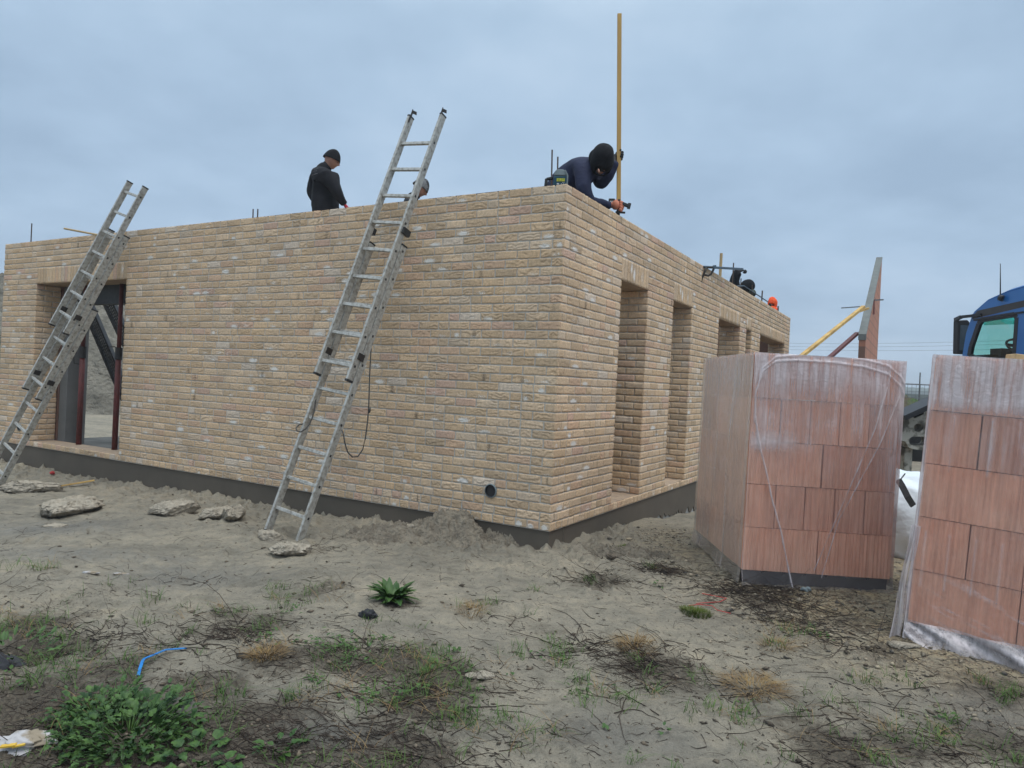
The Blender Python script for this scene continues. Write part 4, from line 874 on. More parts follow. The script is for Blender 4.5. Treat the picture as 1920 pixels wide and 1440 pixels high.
def seg_d(U, V, pts):
    d = np.full(U.shape, 9.0)
    for (a, b), (c, e_) in zip(pts[:-1], pts[1:]):
        L2 = (c-a)**2+(e_-b)**2+1e-9; t = np.clip(((U-a)*(c-a)+(V-b)*(e_-b))/L2, 0, 1); d = np.minimum(d, np.hypot(U-a-t*(c-a), V-b-t*(e_-b)))
    return d
def wrap(e, wid, dep_, H, folds_f, milk_f, milk_s, seed, skirt, bulge=.006):
    w = empty('plastic_wrap'); w.parent = e
    def front(U, V):
        x = U*(wid+.02)-.01; z = -.10*skirt+(H+.012+.10*skirt)*V
        y = -.014-.005*np.abs(fbm(U*5, V*9, seed, 4))-.003*fbm(U*30, V*16, seed+4, 3)
        for f in folds_f: dd = seg_d(U, V, f[0]); y = y-.007*np.exp(-(dd/f[1])**2)
        lowz = np.clip(-z/.1, 0, 1); y = y-.05*lowz*skirt*(.5+.5*fbm(U*7, V*2, seed+9, 3)); z = z-.02*lowz*fbm(U*9, V*0, seed+3, 3)
        return np.stack([x, y, z], -1)
    def mk(U, V):
        m = milk_f(U, V)
        for f in folds_f: m = m+f[2]*np.exp(-(seg_d(U, V, f[0])/f[1])**2)  # adds a thin painted highlight along each fold to the milk mask
        return np.clip(m, 0, 1.6)
    film_sheet('front_film', 240, 230, front, mk, w)
    def side(U, V):
        y = U*(dep_+.02)-.01; z = -.10*skirt+(H+.012+.10*skirt)*V; x = -.012-.005*np.abs(fbm(U*5, V*7, seed+11, 4))-.02*np.exp(-((U-.35)/.03)**2)*0
        x = x-.003*fbm(U*26, V*9, seed+14, 3); lowz = np.clip(-z/.1, 0, 1); x = x-.03*lowz*(.5+.5*fbm(U*6, V, seed+2, 3)); z = z+.035*lowz*fbm(U*6, V*0, seed+5, 3)
        return np.stack([x, y, z], -1)
    o = film_sheet('side_film', 120, 120, side, milk_s, w)
    def top(U, V):
        x = U*(wid+.02)-.01; y = V*(dep_+.02)-.01; z = H+.008+.004*fbm(U*9, V*9, seed+21, 3); return np.stack([x, y, z], -1)
    film_sheet('top_film', 50, 50, top, lambda U, V: .75+0*U, w)
    def right(U, V):
        y = U*(dep_+.02)-.01; z = -.06*skirt+(H+.012+.06*skirt)*V; x = wid+.012+.006*np.abs(fbm(U*5, V*7, seed+31, 4)); return np.stack([x, y, z], -1)
    film_sheet('side_film', 60, 60, right, milk_s, w)
    return w
YP = 5.17
q0 = at(1386, 1068, YP); q1 = at(1662, 1080, YP); q2 = at(1412, 663, YP)
WID1 = float(q1[0]-q0[0]); H1 = float(q2[2]-q0[2]); DEP1 = 1.42
e, _z = pack((float(q0[0])+.02, YP, float(q0[2])+.0), R(-1.0), WID1, DEP1, [H1/5]*5, 'film wrapped pack of clay blocks standing nearer the brick building, whole front in view', [2, 5, 2, 5, 2], 2, tilt=R(.8))
arch = [(.03, .70), (.02, .82), (.06, .92), (.14, .965), (.28, .975), (.5, .975), (.72, .965), (.88, .94), (.97, .89), (1.0, .85)]
lfold = [(.03, .72), (.06, .62), (.12, .5), (.17, .38), (.24, .25), (.31, .08), (.34, .0)]
def milk1(U, V):
    n = fbm(U*4, V*3.5, 77, 4); t = np.clip((V-.79)*9, 0, 1)*.62+.45*(seg_d(U, V, arch) < .2)*np.clip((V-(.975-2.2*(U-.5)**4))*60, 0, 1)+np.clip((V-.42+.10*n)*3, 0, 1)*.30
    t = t+.75*np.clip(1-np.abs(V-.62-.02*n)/.05, 0, 1)*(U < .45)*np.clip(1-(U-.1)*2.2, 0, 1)+.6*np.exp(-((U-.98)/.08)**2)*np.clip(V*2-.3, 0, 1)
    st = np.clip(fbm(U*34, V*1.2, 81, 3), 0, 1); t = t+.8*st*np.clip(1-np.abs(V-.72)/.12, 0, 1)+.5*st*np.clip(1-np.abs(V-.52)/.10, 0, 1)*(U > .5)
    return np.clip(t+.05*n, .0, 1.3)
wrap(e, WID1, DEP1, H1, [(arch, .0042, 1.0), (lfold, .0045, .9), ([(a_+.012, b_-.03) for a_, b_ in lfold], .003, .6), ([(a_, b_+.006+.004*i_) for i_, (a_, b_) in enumerate(arch)], .004, .35), ([(.9, .93), (.82, .7), (.6, .3), (.48, .08)], .0028, .9), ([(.97, .85), (.86, .64), (.62, .3), (.53, .05)], .0028, .9), ([(0, .98), (0, .02)], .006, .6)], milk1, lambda U, V: .36+.55*fbm(U*5, V*3, 5, 3)+.45*np.clip((V-.79)*12, 0, 1)+.9*np.exp(-(seg_d(U, V, [(.28, 1), (.36, .5), (.33, 0)])/.012)**2)+.7*np.exp(-(seg_d(U, V, [(.62, .9), (.58, .5), (.66, .1)])/.010)**2)+.5*np.exp(-((U-.03)/.02)**2), 5, 1.0)
m = MB(); kz = Vector((WID1*.40, -.09, -.095)); m.tube([kz+Vector((.03*math.cos(a), .015*math.sin(a)-.01, .02*math.sin(a*2))) for a in np.linspace(0, 5.6, 14)], .012, 6); m.build('film_knot', MT['greyp'], e, True)
# the right hand pack, tilted on soft ground
Y2P = 4.2; z2 = at(1700, 1165, Y2P); H2 = H1
e, _z = pack((float(z2[0]), float(z2[1]), float(z2[2])), R(-35), 1.05, 1.40, [H2/5]*5, 'film wrapped pack of clay blocks cut by the right edge, leaning on soft ground', [2, 4, 2, 4, 2], 6, tilt=R(3.4))
def milk2(U, V):
    n = fbm(U*4, V*4, 33, 4); t = np.clip((V-.80)*20, 0, 1)*1.05+.25*np.clip(V-.4, 0, 1)+.25*n*(V > .35)
    st = np.clip(fbm(U*30, V*1.2, 91, 3), 0, 1); t = t+.9*st*np.clip(1-np.abs(V-.70)/.12, 0, 1)
    cr = np.clip(fbm(U*5+V*2, V*46+U*9, 93, 3)-.22, 0, 1)*1.5*np.exp(-((V-.12)/.14)**2); return np.clip(t+cr, 0, 1.4)
stv = [([(x_, .62), (x_, .41)], .008, .7) for x_ in ()]
vert = [([(a, b0), (a, b1)], .006, .42) for a, b0, b1 in ((.055, .39, .21), (.165, .39, .21), (.285, .39, .21), (.40, .39, .21), (.52, .39, .21), (.13, .79, .61), (.30, .79, .61), (.42, .79, .61))]
wrap(e, 1.05, 1.40, H2, [([(0.0, 1), (0.0, 0)], .012, 1.4)]+vert, milk2, lambda U, V: .9+.3*fbm(U*3, V*4, 5, 3), 9, 1.3)
# loose film hanging from the lower left corner
def loose(U, V):
    x = -.075+.05*U+.05*np.sin(V*9)*.1-.03*(1-V)*np.sin(U*3); z = -.15+.72*V; y = -.03-.05*(1-V)*np.sin(U*math.pi)-.012*np.sin(U*14+V*8); x = x+.045*V; return np.stack([x, y, z], -1)
film_sheet('loose_film', 24, 60, loose, lambda U, V: .75+.4*np.abs(np.sin(U*9+V*3)), e)
def skirtf(U, V):
    x = U*1.1; sag = .03+.07*np.sin(np.clip(U*1.15, 0, 1)*math.pi)**.7; z = .02-(sag+.045)*(1-V); y = -.02-.10*(1-V)*(.6+.4*np.sin(U*11))-.02*np.sin(U*23+V*6); return np.stack([x, y, z], -1)
film_sheet('loose_film', 120, 20, skirtf, lambda U, V: .42+.55*np.abs(np.sin(U*14+V*7))**3, e)
# cream brick lying on that pack
b0 = Vector(at(1902, 685, 3.98)); tb = bmesh.new(); 
V = []; g = 9
m = MB(); m.box((0, 0, 0), (.21, .10, .068)); o = m.build('loose_brick', MT['soffit'], bevel=.004); o.location = (b0.x, b0.y, b0.z-.002); o.rotation_euler = (0, R(4.5), R(-6)); o.data.materials[0] = mat('cream_brick', (.52, .37, .20), (.44, .30, .16), 14, .9, .9, 40); tag(o, 'single tan brick lying on top of the right hand block pack', 'brick')
# ------------------------------------------------------------------ behind the packs
def lump(name, c, r, seed, m_, label, cat, grp=None, kind=None, amp=.35, f=3.0, res=(48, 24), flat=0.0, rz=0, shape=None, attrs=None):
    nu, nv = res; th = np.linspace(0, 2*math.pi, nu, endpoint=False); ph = np.linspace(-math.pi/2, math.pi/2, nv); T, P = np.meshgrid(th, ph)
    x = np.cos(P)*np.cos(T); y = np.cos(P)*np.sin(T); z = np.sin(P)
    k = 1+amp*(fbm(x*f+z*f*1.3+seed, y*f-z*f+seed*.7, seed, 4))+.12*amp*fbm(x*f*5+seed, (y+z)*f*5, seed+3, 3)
    if flat: z = np.sign(z)*np.abs(z)**flat
    V = np.stack([x*k*r[0], y*k*r[1], z*k*r[2]], -1).reshape(-1, 3); ix = np.arange(nu*nv).reshape(nv, nu); nx = np.roll(ix, -1, 1)
    F = np.stack([ix[:-1], nx[:-1], nx[1:], ix[1:]], -1).reshape(-1, 4)
    o = mesh(name, V, F, m_, None, True); o.location = c; o.rotation_euler = (0, 0, rz); return tag(o, label, cat, grp, kind)
def mound(name, c, rx, ry, h, seed, m_, label, cat, kind=None, res=140, amp=.25, f=2.0, fine=.02, pw=1.0):
    g = np.linspace(-1.3, 1.3, res); X, Y = np.meshgrid(g, g); rr_ = np.hypot(X, Y); k = 1+amp*fbm(X*f+seed, Y*f, seed, 4)
    Z = h*np.clip(1-(rr_/k)**1.4, -.3, 1)**1.0*np.where(rr_ < k, 1, 1); Z = Z+fine*fbm(X*f*6, Y*f*6, seed+5, 4)+fine*np.maximum(fbm(X*f*12, Y*f*12, seed+7, 3), 0)
    wx = c[0]+X*rx; wy = c[1]+Y*ry; base = hf(wx, wy); Z = np.maximum(Z, -.10)
    V = np.stack([X*rx, Y*ry, Z+base-c[2]], -1).reshape(-1, 3); n = res; ix = np.arange(n*n).reshape(n, n); F = np.stack([ix[:-1, :-1], ix[:-1, 1:], ix[1:, 1:], ix[1:, :-1]], -1).reshape(-1, 4)
    o = mesh(name, V, F, m_, None, True); o.location = c; return tag(o, label, cat, None, kind)
# white bags
for i, (px, py, Y, r, lab) in enumerate(((1705, 1015, 6.9, (.52, .5, .46), 'big white woven bag with a black band standing between the two block packs'),)):
    b = Vector(at(px, py, Y)); gz = float(hf(b.x, b.y)); o = lump('bulk_bag', (b.x, b.y+.1, gz+.37), r, 5, MT['bag'], lab, 'bag', amp=.10, f=2.4, flat=.55, res=(90, 50))
    m = MB(); pts = [Vector(at(x_, y_, YY))-o.location for x_, y_, YY in ((1684, 899, 6.36), (1692, 912, 6.34), (1702, 932, 6.32), (1712, 948, 6.33))]
    for a, b_ in zip(pts[:-1], pts[1:]): m.bar(a, b_, .05, .02, up=(0, 1, 0))
    m.tube([Vector(at(1690, 897, 6.36))-o.location, Vector(at(1697, 888, 6.38))-o.location], .006, 5); m.build('bag_band', MT['bagband'], o)
sp = at(1700, 905, 9.3); mound('sand_pile', (float(sp[0])-.1, 8.6, 0), .8, .6, .52, 12, MT['sand'], 'small heap of yellow sand behind the white bag', 'sand pile', res=90, fine=.02)
# orange hollow block column
b = Vector(at(1671, 872, 9.9)); e = empty('fluted_block', (b.x, b.y, float(hf(b.x, b.y))), 0, 'upright orange fluted clay block behind the nearer pack edge', 'clay block'); me = block_mesh(.24, .3, .95-.0); me.materials[0] = MT['rosy']; o = bpy.data.objects.new('block_shell', me); COL.objects.link(o); o.parent = e; o.location = (-.12, 0, -.05)
# metal machine frame with oval holes and dark edge
Yh = 11.2; e0 = Vector(at(1700, 850, Yh)); e = empty('machine_frame', e0, 0, 'mud spattered pale metal frame with oval holes and dark slanting edge, seen between the packs', 'machine part')
out = [(1668,770),(1680,784),(1692,786),(1738,764),(1760,750),(1775,760),(1775,845),(1735,845),(1712,842),(1703,838),(1698,828),(1690,826),(1668,830)]
def ov(cx_, cy_, a, b_, rot=0, n=16): return [(cx_+a*math.cos(t)*math.cos(rot)-b_*math.sin(t)*math.sin(rot), cy_+a*math.cos(t)*math.sin(rot)+b_*math.sin(t)*math.cos(rot)) for t in np.linspace(0, 2*math.pi, n, endpoint=False)]
def stad(cx_, cy_, hl, r_, rot=0, n=10):
    P = [(hl+r_*math.cos(t), r_*math.sin(t)) for t in np.linspace(-math.pi/2, math.pi/2, n)]+[(-hl+r_*math.cos(t), r_*math.sin(t)) for t in np.linspace(math.pi/2, 3*math.pi/2, n)]
    return [(cx_+x*math.cos(rot)-y*math.sin(rot), cy_+x*math.sin(rot)+y*math.cos(rot)) for x, y in P]
holes = [stad(1722, 777, 7, 4, R(-26)), ov(1722, 802, 9, 8), stad(1725, 827, 12, 8.5), ov(1680, 808, 7, 8)]
bm = bmesh.new(); allE = []
for lp in [out]+holes:
    vs = [bm.verts.new(Vector(at(x, y, Yh))-e0) for x, y in lp]; allE += [bm.edges.new((vs[i], vs[(i+1) % len(vs)])) for i in range(len(vs))]
bmesh.ops.triangle_fill(bm, use_beauty=True, use_dissolve=False, edges=allE)
ext = bmesh.ops.extrude_face_region(bm, geom=bm.faces[:]); bmesh.ops.translate(bm, verts=[v for v in ext['geom'] if isinstance(v, bmesh.types.BMVert)], vec=(.05, .35, 0)); bmesh.ops.recalc_face_normals(bm, faces=bm.faces[:])
me = bpy.data.meshes.new('holed_plate'); bm.to_mesh(me); bm.free(); me.materials.append(MT['holed']); o = bpy.data.objects.new('holed_plate', me); COL.objects.link(o); o.parent = e
m = MB(); m.bar(Vector(at(1683, 782, Yh-.03))-e0, Vector(at(1765, 745, Yh-.03))-e0, .45, .075, up=(0, 0, 1)); m.build('dark_edge', MT['truckdark'], e)
m = MB(); a = Vector(at(1725, 815, Yh+.7))-e0; m.box((a.x-.5, a.y, a.z-.45), (a.x+.9, a.y+.5, a.z+.10)); m.build('dark_body', MT['blackp'], e)
for sx_ in (1700, 1760): m = MB(); a = Vector(at(sx_, 842, Yh+.2))-e0; m.box((a.x-.06, a.y-.06, -e0.z-.1+float(hf(e0.x, Yh))), (a.x+.06, a.y+.06, a.z+.02)); m.build('foot', MT['holed'], e)
gm = at(1650, 790, 24); mound('weedy_mound', (float(gm[0])-.3, 24, 0), 3.6, 3.2, 2.0, 31, MT['greenmound'], 'green overgrown earth mound in front of the mesh fence', 'mound', res=110, fine=.12, amp=.2)
mound('earth_heap', (-17.5, 26, 0), 9.5, 7.0, 4.6, 44, MT['soildark'], 'high grey earth heap rising behind the building and seen through the doorway', 'earth heap', res=220, fine=.22, amp=.25, f=2.5)
# fence
def fence(x0, y0, x1, y1, n):
    d = Vector((x1-x0, y1-y0, 0)); L_ = d.length/n; d.normalize(); e = empty('mesh_fence', (x0, y0, 0), 0, 'galvanised mesh site fence far behind the two packs', 'fence')
    for k in range(n):
        pz_ = empty('fence_panel'); pz_.parent = e; a = d*(k*L_+.03); b = d*((k+1)*L_-.03); f = MB(); up = Vector((0, 0, 1))
        f.tube([a+up*.12, a+up*2.0, b+up*2.0, b+up*.12, a+up*.12], .02, 6); f.tube([a+up*1.62, b+up*1.62], .011, 5); f.build('panel_frame', MT['wire'], pz_, True)
        w = MB(); nn = int(L_/.11)
        for j in range(1, nn): p_ = a+(b-a)*(j/nn); w.bar(p_+up*.12, p_+up*2, .006)
        for z_ in (.4, .7, 1.0, 1.3, 1.8): w.bar(a+up*z_, b+up*z_, .007)
        w.build('wire_mesh', MT['wire'], pz_)
        f = MB(); f.box((a.x-.35, a.y-.12, -.05), (a.x+.30, a.y+.12, .14)); f.build('foot_block', MT['found'], pz_)
fence(10.2, 20.5, 30.2, 16.8, 6)
# far woodland and low buildings
rr = random.Random(9); xs = np.linspace(-400, 520, 500); V = []; F = []
hgt = 7+3*fbm(xs*.03, xs*0, 3, 4)+1.8*fbm(xs*.2, xs*0, 6, 3)
for i, (x_, h_) in enumerate(zip(xs, hgt)):
    for (yy, zz_) in ((330, -1), (330, h_*.75), (336, h_), (350, h_*.8), (356, -1)): V.append((x_, yy+6*math.sin(x_*.05), zz_))
    if i:
        for j in range(4): F.append(((i-1)*5+j, i*5+j, i*5+j+1, (i-1)*5+j+1))
o = mesh('far_woodland', np.array(V), F, MT['farwood']); tag(o, kind='stuff')
m = MB(); a = at(1722, 747, 120); m.box((float(a[0])-4, 118, -.5), (float(a[0])+9, 128, 2.6)); o = m.build('low_barn', MT['farwood']); tag(o, 'low dark barn on the far horizon between the packs', 'barn')
m = MB(); a = at(1722, 747, 70); m.box((float(a[0])-.4, 69, -.3), (float(a[0])+.4, 70, 1.25)); m.box((float(a[0])-.5, 68.95, 1.25), (float(a[0])+.5, 70.05, 1.42), 1); o = m.build('site_hut', [MT['farwood'], MT['white']]); tag(o, 'tiny white roofed hut far beyond the mesh fence', 'hut')
a = at(1723, 748, 60); m = MB(); m.tube([(0, 0, -.3), (0, 0, 3.9)], .05, 6); o = m.build('thin_pole', MT['darksteel']); o.location = (float(a[0]), 60, 0); tag(o, 'thin dark pole standing far beyond the mesh fence', 'pole')
b = at(1730, 752, 19.0); c_ = at(1730, 757, 19.0); m = MB(); m.tube([(0, 0, -.1), (0, 0, 1.55)], .035, 8); m.tube([(0, 0, 1.2), (0, 0, 1.55)], .07, 8, m=1); o = m.build('marker_post', [MT['wire'], MT['redstring']]); o.location = (float(b[0]), 18.6, 0); tag(o, 'marker post with red top in front of the mesh fence', 'post')
for i, (ya, yb, w) in enumerate(((640, 632, 0), (646, 639, 1), (650, 650, 2))):
    a = np.array(at(1300, ya-2, 150)); b = np.array(at(2050, yb, 100)); e = MB(); pts = arc(a, b, .8, 14); e.tube([tuple(p_-a) for p_ in pts], .022, 5); o = e.build('power_line', MT['wire']); o.location = tuple(a)
    tag(o, ['uppermost of the three thin wires crossing the sky at the right', 'middle one of the three thin wires crossing the sky at the right', 'lowest of the three thin wires crossing the sky at the right'][i], 'wire', 'power lines')
# ------------------------------------------------------------------ red block gable with braces
Yn, Yf = 17.0, 21.6; n0 = at(1605, 745, Yn); n1 = at(1616.5, 745, Yn); f1_ = at(1640, 745, Yf); zn = float(at(1611, 628, Yn)[2]); zpk = float(at(1635, 483, Yf)[2]); th_ = float(n1[0]-n0[0])
xa, ya = float(n0[0]), Yn; dxy = Vector((float(f1_[0])-xa-th_, Yf-Yn, 0)); ln = dxy.length; az = math.atan2(dxy.y, dxy.x)
e = empty('gable_wall', (xa, ya, 0), az, 'free standing red block gable wall with grey screeded raking edge', 'wall')
m, t, p_ = nt('red_blockwork'); v = coords(t, rnd=False); bt_ = N(t, 'ShaderNodeTexBrick'); mp = N(t, 'ShaderNodeMapping'); mp.inputs['Rotation'].default_value = (R(90), 0, 0); t.links.new(v, mp.inputs[0]); t.links.new(mp.outputs[0], bt_.inputs['Vector'])
for k, vv in (('Scale', 1), ('Brick Width', .37), ('Row Height', .25), ('Mortar Size', .012)): bt_.inputs[k].default_value = vv
bt_.inputs['Color1'].default_value = (.46, .20, .13, 1); bt_.inputs['Color2'].default_value = (.36, .16, .10, 1); bt_.inputs['Mortar'].default_value = (.18, .10, .075, 1); t.links.new(bt_.outputs[0], p_.inputs['Base Color']); p_.inputs['Roughness'].default_value = .9; MT['redblock'] = m
# local x along the wall (near -> far), local y = left, thickness th_
mb = MB(); mb.prism([(0, -.1), (ln, -.1), (ln, zpk), (0, zn)], -th_, 0); mb.build('masonry', MT['redblock'], e)
sl_ = (zpk-zn)/ln; mb = MB(); mb.prism([(-.02, zn-.12), (-.02, zn+.02), (ln+.01, zpk+.02), (ln+.01, zpk-.01), (.03, zn-.01), (.03, zn-.12)], -th_-.01, .015); mb.build('raking_edge', MT['coping'], e)
def bb(name, a, b, w, m_, lab, cat, grp=None):
    A = Vector(a); o = MB(); o.bar((0, 0, 0), Vector(b)-A, w, w*.7); ob = o.build(name, MT[m_]); ob.location = A; return tag(ob, lab, cat, grp)
def gp(px, py, Y): return at(px, py, Y)
lo = np.array(gp(1462, 700, 14.0)); hi = np.array(gp(1619, 575, 17.3)); gnd = lo+(lo-hi)*(lo[2]/(hi[2]-lo[2])); bb('timber_brace', gnd, hi, .085, 'wood', 'yellow timber brace sloping up to the red gable wall', 'brace')
lo = np.array(gp(1540, 684, 15.6)); hi = np.array(gp(1607, 625, 17.4)); gnd = lo+(lo-hi)*(lo[2]/(hi[2]-lo[2])); bb('steel_brace', gnd, hi, .09, 'steelred', 'dark red steel brace below the timber one, against the gable wall', 'brace')
bb('clamp_bar', gp(1578, 577.5, 17.4), gp(1612, 575, 17.5), .035, 'wire', 'thin horizontal clamp bar poking left from the gable wall', 'bar')
bb('clamp_bar', gp(1636, 563, 19.0), gp(1656, 562, 19.0), .05, 'wire', 'short grey bar poking right from the gable wall', 'bar')
bb('timber_cleat', gp(1609, 585, 17.1), gp(1628, 578, 17.2), .06, 'wood', 'small yellow timber cleat nailed across the gable edge', 'cleat')
bb('timber_plank', gp(1634, 562, 18.9), gp(1634, 590, 18.9), .14, 'steelred', 'short upright brown plank fixed high on the gable wall face', 'plank')
# ------------------------------------------------------------------ truck
hd = R(-4.7); Tm = Matrix.Rotation(-hd, 3, 'Z'); fx, fy = 8.46, 13.55      # front left corner of the cab
e = empty('truck', (fx, fy, 0), -hd, 'blue lorry cab with tall black mirrors showing above the right hand pack', 'truck')
# local frame: x right across the truck (0 = left side), y forward (0 = front face), z up
WT_ = 2.4
def xz(pts): return pts
prof = [(-2.15, 1.0), (-.05, 1.0), (0.0, 1.25), (0, 2.25), (-.10, 2.85), (-.22, 3.13), (-.30, 3.22), (-.62, 3.40), (-1.05, 3.50), (-1.6, 3.56), (-2.15, 3.58)]
win = [(-1.28, 2.36), (-.62, 2.30), (-.20, 2.42), (-.235, 2.60), (-.40, 3.00), (-.46, 3.07), (-1.24, 3.10), (-1.30, 3.04)]
def shell(xo, th2):
    bm = bmesh.new(); E_ = []
    for lp in (prof, win):
        vs = [bm.verts.new((xo, y, z)) for y, z in lp]; E_ += [bm.edges.new((vs[i], vs[(i+1) % len(vs)])) for i in range(len(vs))]
    bmesh.ops.triangle_fill(bm, use_beauty=True, edges=E_); ex = bmesh.ops.extrude_face_region(bm, geom=bm.faces[:]); bmesh.ops.translate(bm, verts=[v for v in ex['geom'] if isinstance(v, bmesh.types.BMVert)], vec=(th2, 0, 0)); bmesh.ops.recalc_face_normals(bm, faces=bm.faces[:])
    me = bpy.data.meshes.new('cab_side'); bm.to_mesh(me); bm.free(); me.materials.append(MT['truckblue']); o = bpy.data.objects.new('cab_side', me); COL.objects.link(o); o.parent = e; return o
shell(0, .05); shell(WT_-.05, .05)
m = MB(); rp = prof[5:]; V = []; F = []
for k, (y, z) in enumerate(rp): V += [(.02, y, z-.0), (.14, y+.02, z+.055), (WT_/2, y+.04, z+.10), (WT_-.14, y+.02, z+.055), (WT_-.02, y, z)]
for k in range(len(rp)-1):
    for j in range(4): F.append((k*5+j, k*5+j+1, (k+1)*5+j+1, (k+1)*5+j))
o = mesh('cab_roof', np.array(V), F, MT['truckblue'], e, True); o.modifiers.new('t', 'SOLIDIFY').thickness = .03
m = MB(); m.box((.05, -2.15, 1.0), (WT_-.05, -2.10, 3.5)); m.build('cab_rear', MT['truckblue'], e)
m = MB(); m.box((.05, -.05, 1.0), (WT_-.05, .0, 2.28)); m.build('cab_front', MT['truckblue'], e)
# windscreen, frames, side glass
V = [(.05, -.005, 2.29), (WT_-.05, -.005, 2.29), (WT_-.05, -.22, 3.12), (.05, -.22, 3.12)]; mesh('windscreen', np.array(V), [(0, 1, 2, 3)], MT['glass'], e)
for xx in (.025, WT_-.025):
    fr_ = MB()
    for a, b in zip(win, win[1:]+win[:1]): fr_.bar((xx, a[0], a[1]), (xx, b[0], b[1]), .085, .058, up=(1, 0, 0))
    wf = fr_.build('window_frame', MT['truckdark'], e)
    V = [(xx, y, z) for y, z in win]; mesh('glass', np.array(V), [tuple(range(len(win)))], MT['glass'], wf)
V = [(xx_, y, z) for xx_ in (.035,) for y, z in ((-1.27, 3.06), (-.47, 3.04), (-.50, 2.97), (-1.28, 2.93))]; mesh('tint_band', np.array(V), [(0, 1, 2, 3)], MT['glassband'], e)
# dark band under the roof and rain strip
mm = MB(); mm.prism([(-2.15, 3.27), (-.24, 3.10), (-.31, 3.20), (-.36, 3.245), (-2.15, 3.37)], -.02, 0.0); o = mm.build('side_band', MT['truckgrey'], e); o.rotation_euler = (0, 0, R(90)); o.location = (-.002, 0, 0)
mm = MB(); mm.bar((-.012, -1.45, 3.12), (-.012, -.30, 3.08), .02, .03); mm.build('rain_strip', MT['truckdark'], e)
mm = MB(); mm.bar((-.01, -.48, 3.16), (-.04, .02, 3.16), .05, .05); mm.bar((-.04, .0, 3.16), (.02, .24, 3.13), .05, .06); mm.build('mirror_arm', MT['truckdark'], e)
mir = empty('mirror'); mir.parent = e
mm = MB(); mm.prism([(-.10, 2.47), (.10, 2.47), (.12, 3.08), (.07, 3.13), (-.12, 3.11)], -.06, .09); o = mm.build('mirror_housing', MT['truckdark'], mir, bevel=.02); o.location = (.12, .18, 0); o.scale = (1.0, 1, 1)
mm = MB(); mm.prism([(-.10, 2.02), (.10, 2.02), (.10, 2.44), (-.10, 2.44)], -.06, .09); o = mm.build('mirror_housing', MT['truckdark'], mir, bevel=.02); o.location = (.12, .18, 0); o.scale = (1.0, 1, 1)
mm = MB(); mm.box((-.075, -.064, 2.54), (.085, -.061, 3.02)); mm.box((-.075, -.064, 2.10), (.08, -.061, 2.38)); o = mm.build('mirror_glass', MT['bluegrey'], mir); o.location = (.12, .18, 0); o.scale = (1.0, 1, 1)
mm = MB(); mm.tube([(-.03, -1.0, 3.40), (-.05, -.95, 3.42)], .055, 12); mm.tube([(-.05, -.97, 3.42), (-.05, -.93, 4.02)], [.012, .006], 6); mm.build('aerial', MT['truckdark'], e, True)
mm = MB(); mm.box((.12, -.55, 1.9), (WT_-.12, -.06, 2.44)); mm.box((.3, -.62, 2.40), (1.0, -.35, 2.56)); mm.tube([(.55+.24*math.cos(a), -.74+.12*math.sin(a), 2.60+.13*math.sin(a)) for a in np.linspace(0, 2*math.pi, 22)], .022, 6); mm.tube([(.55, -.74, 2.58), (.55, -.50, 2.4)], .06, 6); mm.tube([(.33, -.70, 2.62), (.55, -.74, 2.60), (.77, -.78, 2.60)], .03, 6); mm.build('dashboard', MT['truckdark'], e)
mm = MB(); mm.box((.3, -1.75, 1.7), (.85, -1.25, 2.05)); mm.box((.3, -1.95, 2.0), (.85, -1.75, 2.75)); mm.build('seat', MT['truckgrey'], e)
mm = MB(); mm.tube([(1.75, -.22, 2.95), (1.75, -.30, 2.72)], .012, 5); mm.box((1.68, -.36, 2.78), (1.84, -.32, 2.93)); mm.build('inner_mirror', MT['truckdark'], e)
mm = MB(); mm.box((.2, -9.0, .75), (WT_-.2, -.3, 1.0)); mm.build('chassis', MT['truckdark'], e)
mm = MB(); mm.box((.0, -9.0, 1.0), (WT_, -2.5, 1.15)); mm.build('load_bed', MT['truckgrey'], e)
for yy in (-1.2, -6.6, -7.9):
    for xx in (.02, WT_-.32): w_ = MB(); w_.tube([(xx, yy, .5), (xx+.3, yy, .5)], .5, 24); wo = w_.build('wheel', MT['rubber'], e, bevel=.03); w_ = MB(); w_.tube([(xx-.01, yy, .5), (xx+.31, yy, .5)], .27, 16); w_.build('rim', MT['greyp'], wo)
# ------------------------------------------------------------------ ground cover and debris
rs = np.random.default_rng(5)
def strips(name, base, hgt_, lean, width, az_, m_, label=None, cat=None, grp=None, kind=None, nseg=4, droop=.5, origin=None, parent=None):
    n = len(base); s = np.linspace(0, 1, nseg+1)[None]; dx = np.cos(az_)[:, None]; dy = np.sin(az_)[:, None]
    r_ = lean[:, None]*hgt_[:, None]*(s**1.6); z = hgt_[:, None]*(s-droop*s**2.5*np.clip(lean, 0, 1.6)[:, None]*.6)
    X = base[:, 0:1]+dx*r_; Y = base[:, 1:2]+dy*r_; Z = base[:, 2:3]+z; wv = width[:, None]*(1-s**2.2)*.5+1e-4
    tw = az_+rs.uniform(1.0, 2.1, n); wx = np.cos(tw)[:, None]*wv; wy = np.sin(tw)[:, None]*wv
    A = np.stack([X-wx, Y-wy, Z], -1); Bv = np.stack([X+wx, Y+wy, Z], -1); V = np.stack([A, Bv], 2).reshape(n, -1, 3)
    k = (nseg+1)*2; q = np.array([[2*i, 2*i+1, 2*i+3, 2*i+2] for i in range(nseg)]); F = (q[None]+(np.arange(n)*k)[:, None, None]).reshape(-1, 4); V = V.reshape(-1, 3)
    if origin is not None: V = V-np.array(origin)
    o = mesh(name, V, F, m_, parent)
    if origin is not None: o.location = origin
    return tag(o, label, cat, grp, kind)
def gpts(x, y, dz=0): return np.stack([x, y, hf(x, y)+dz], -1)
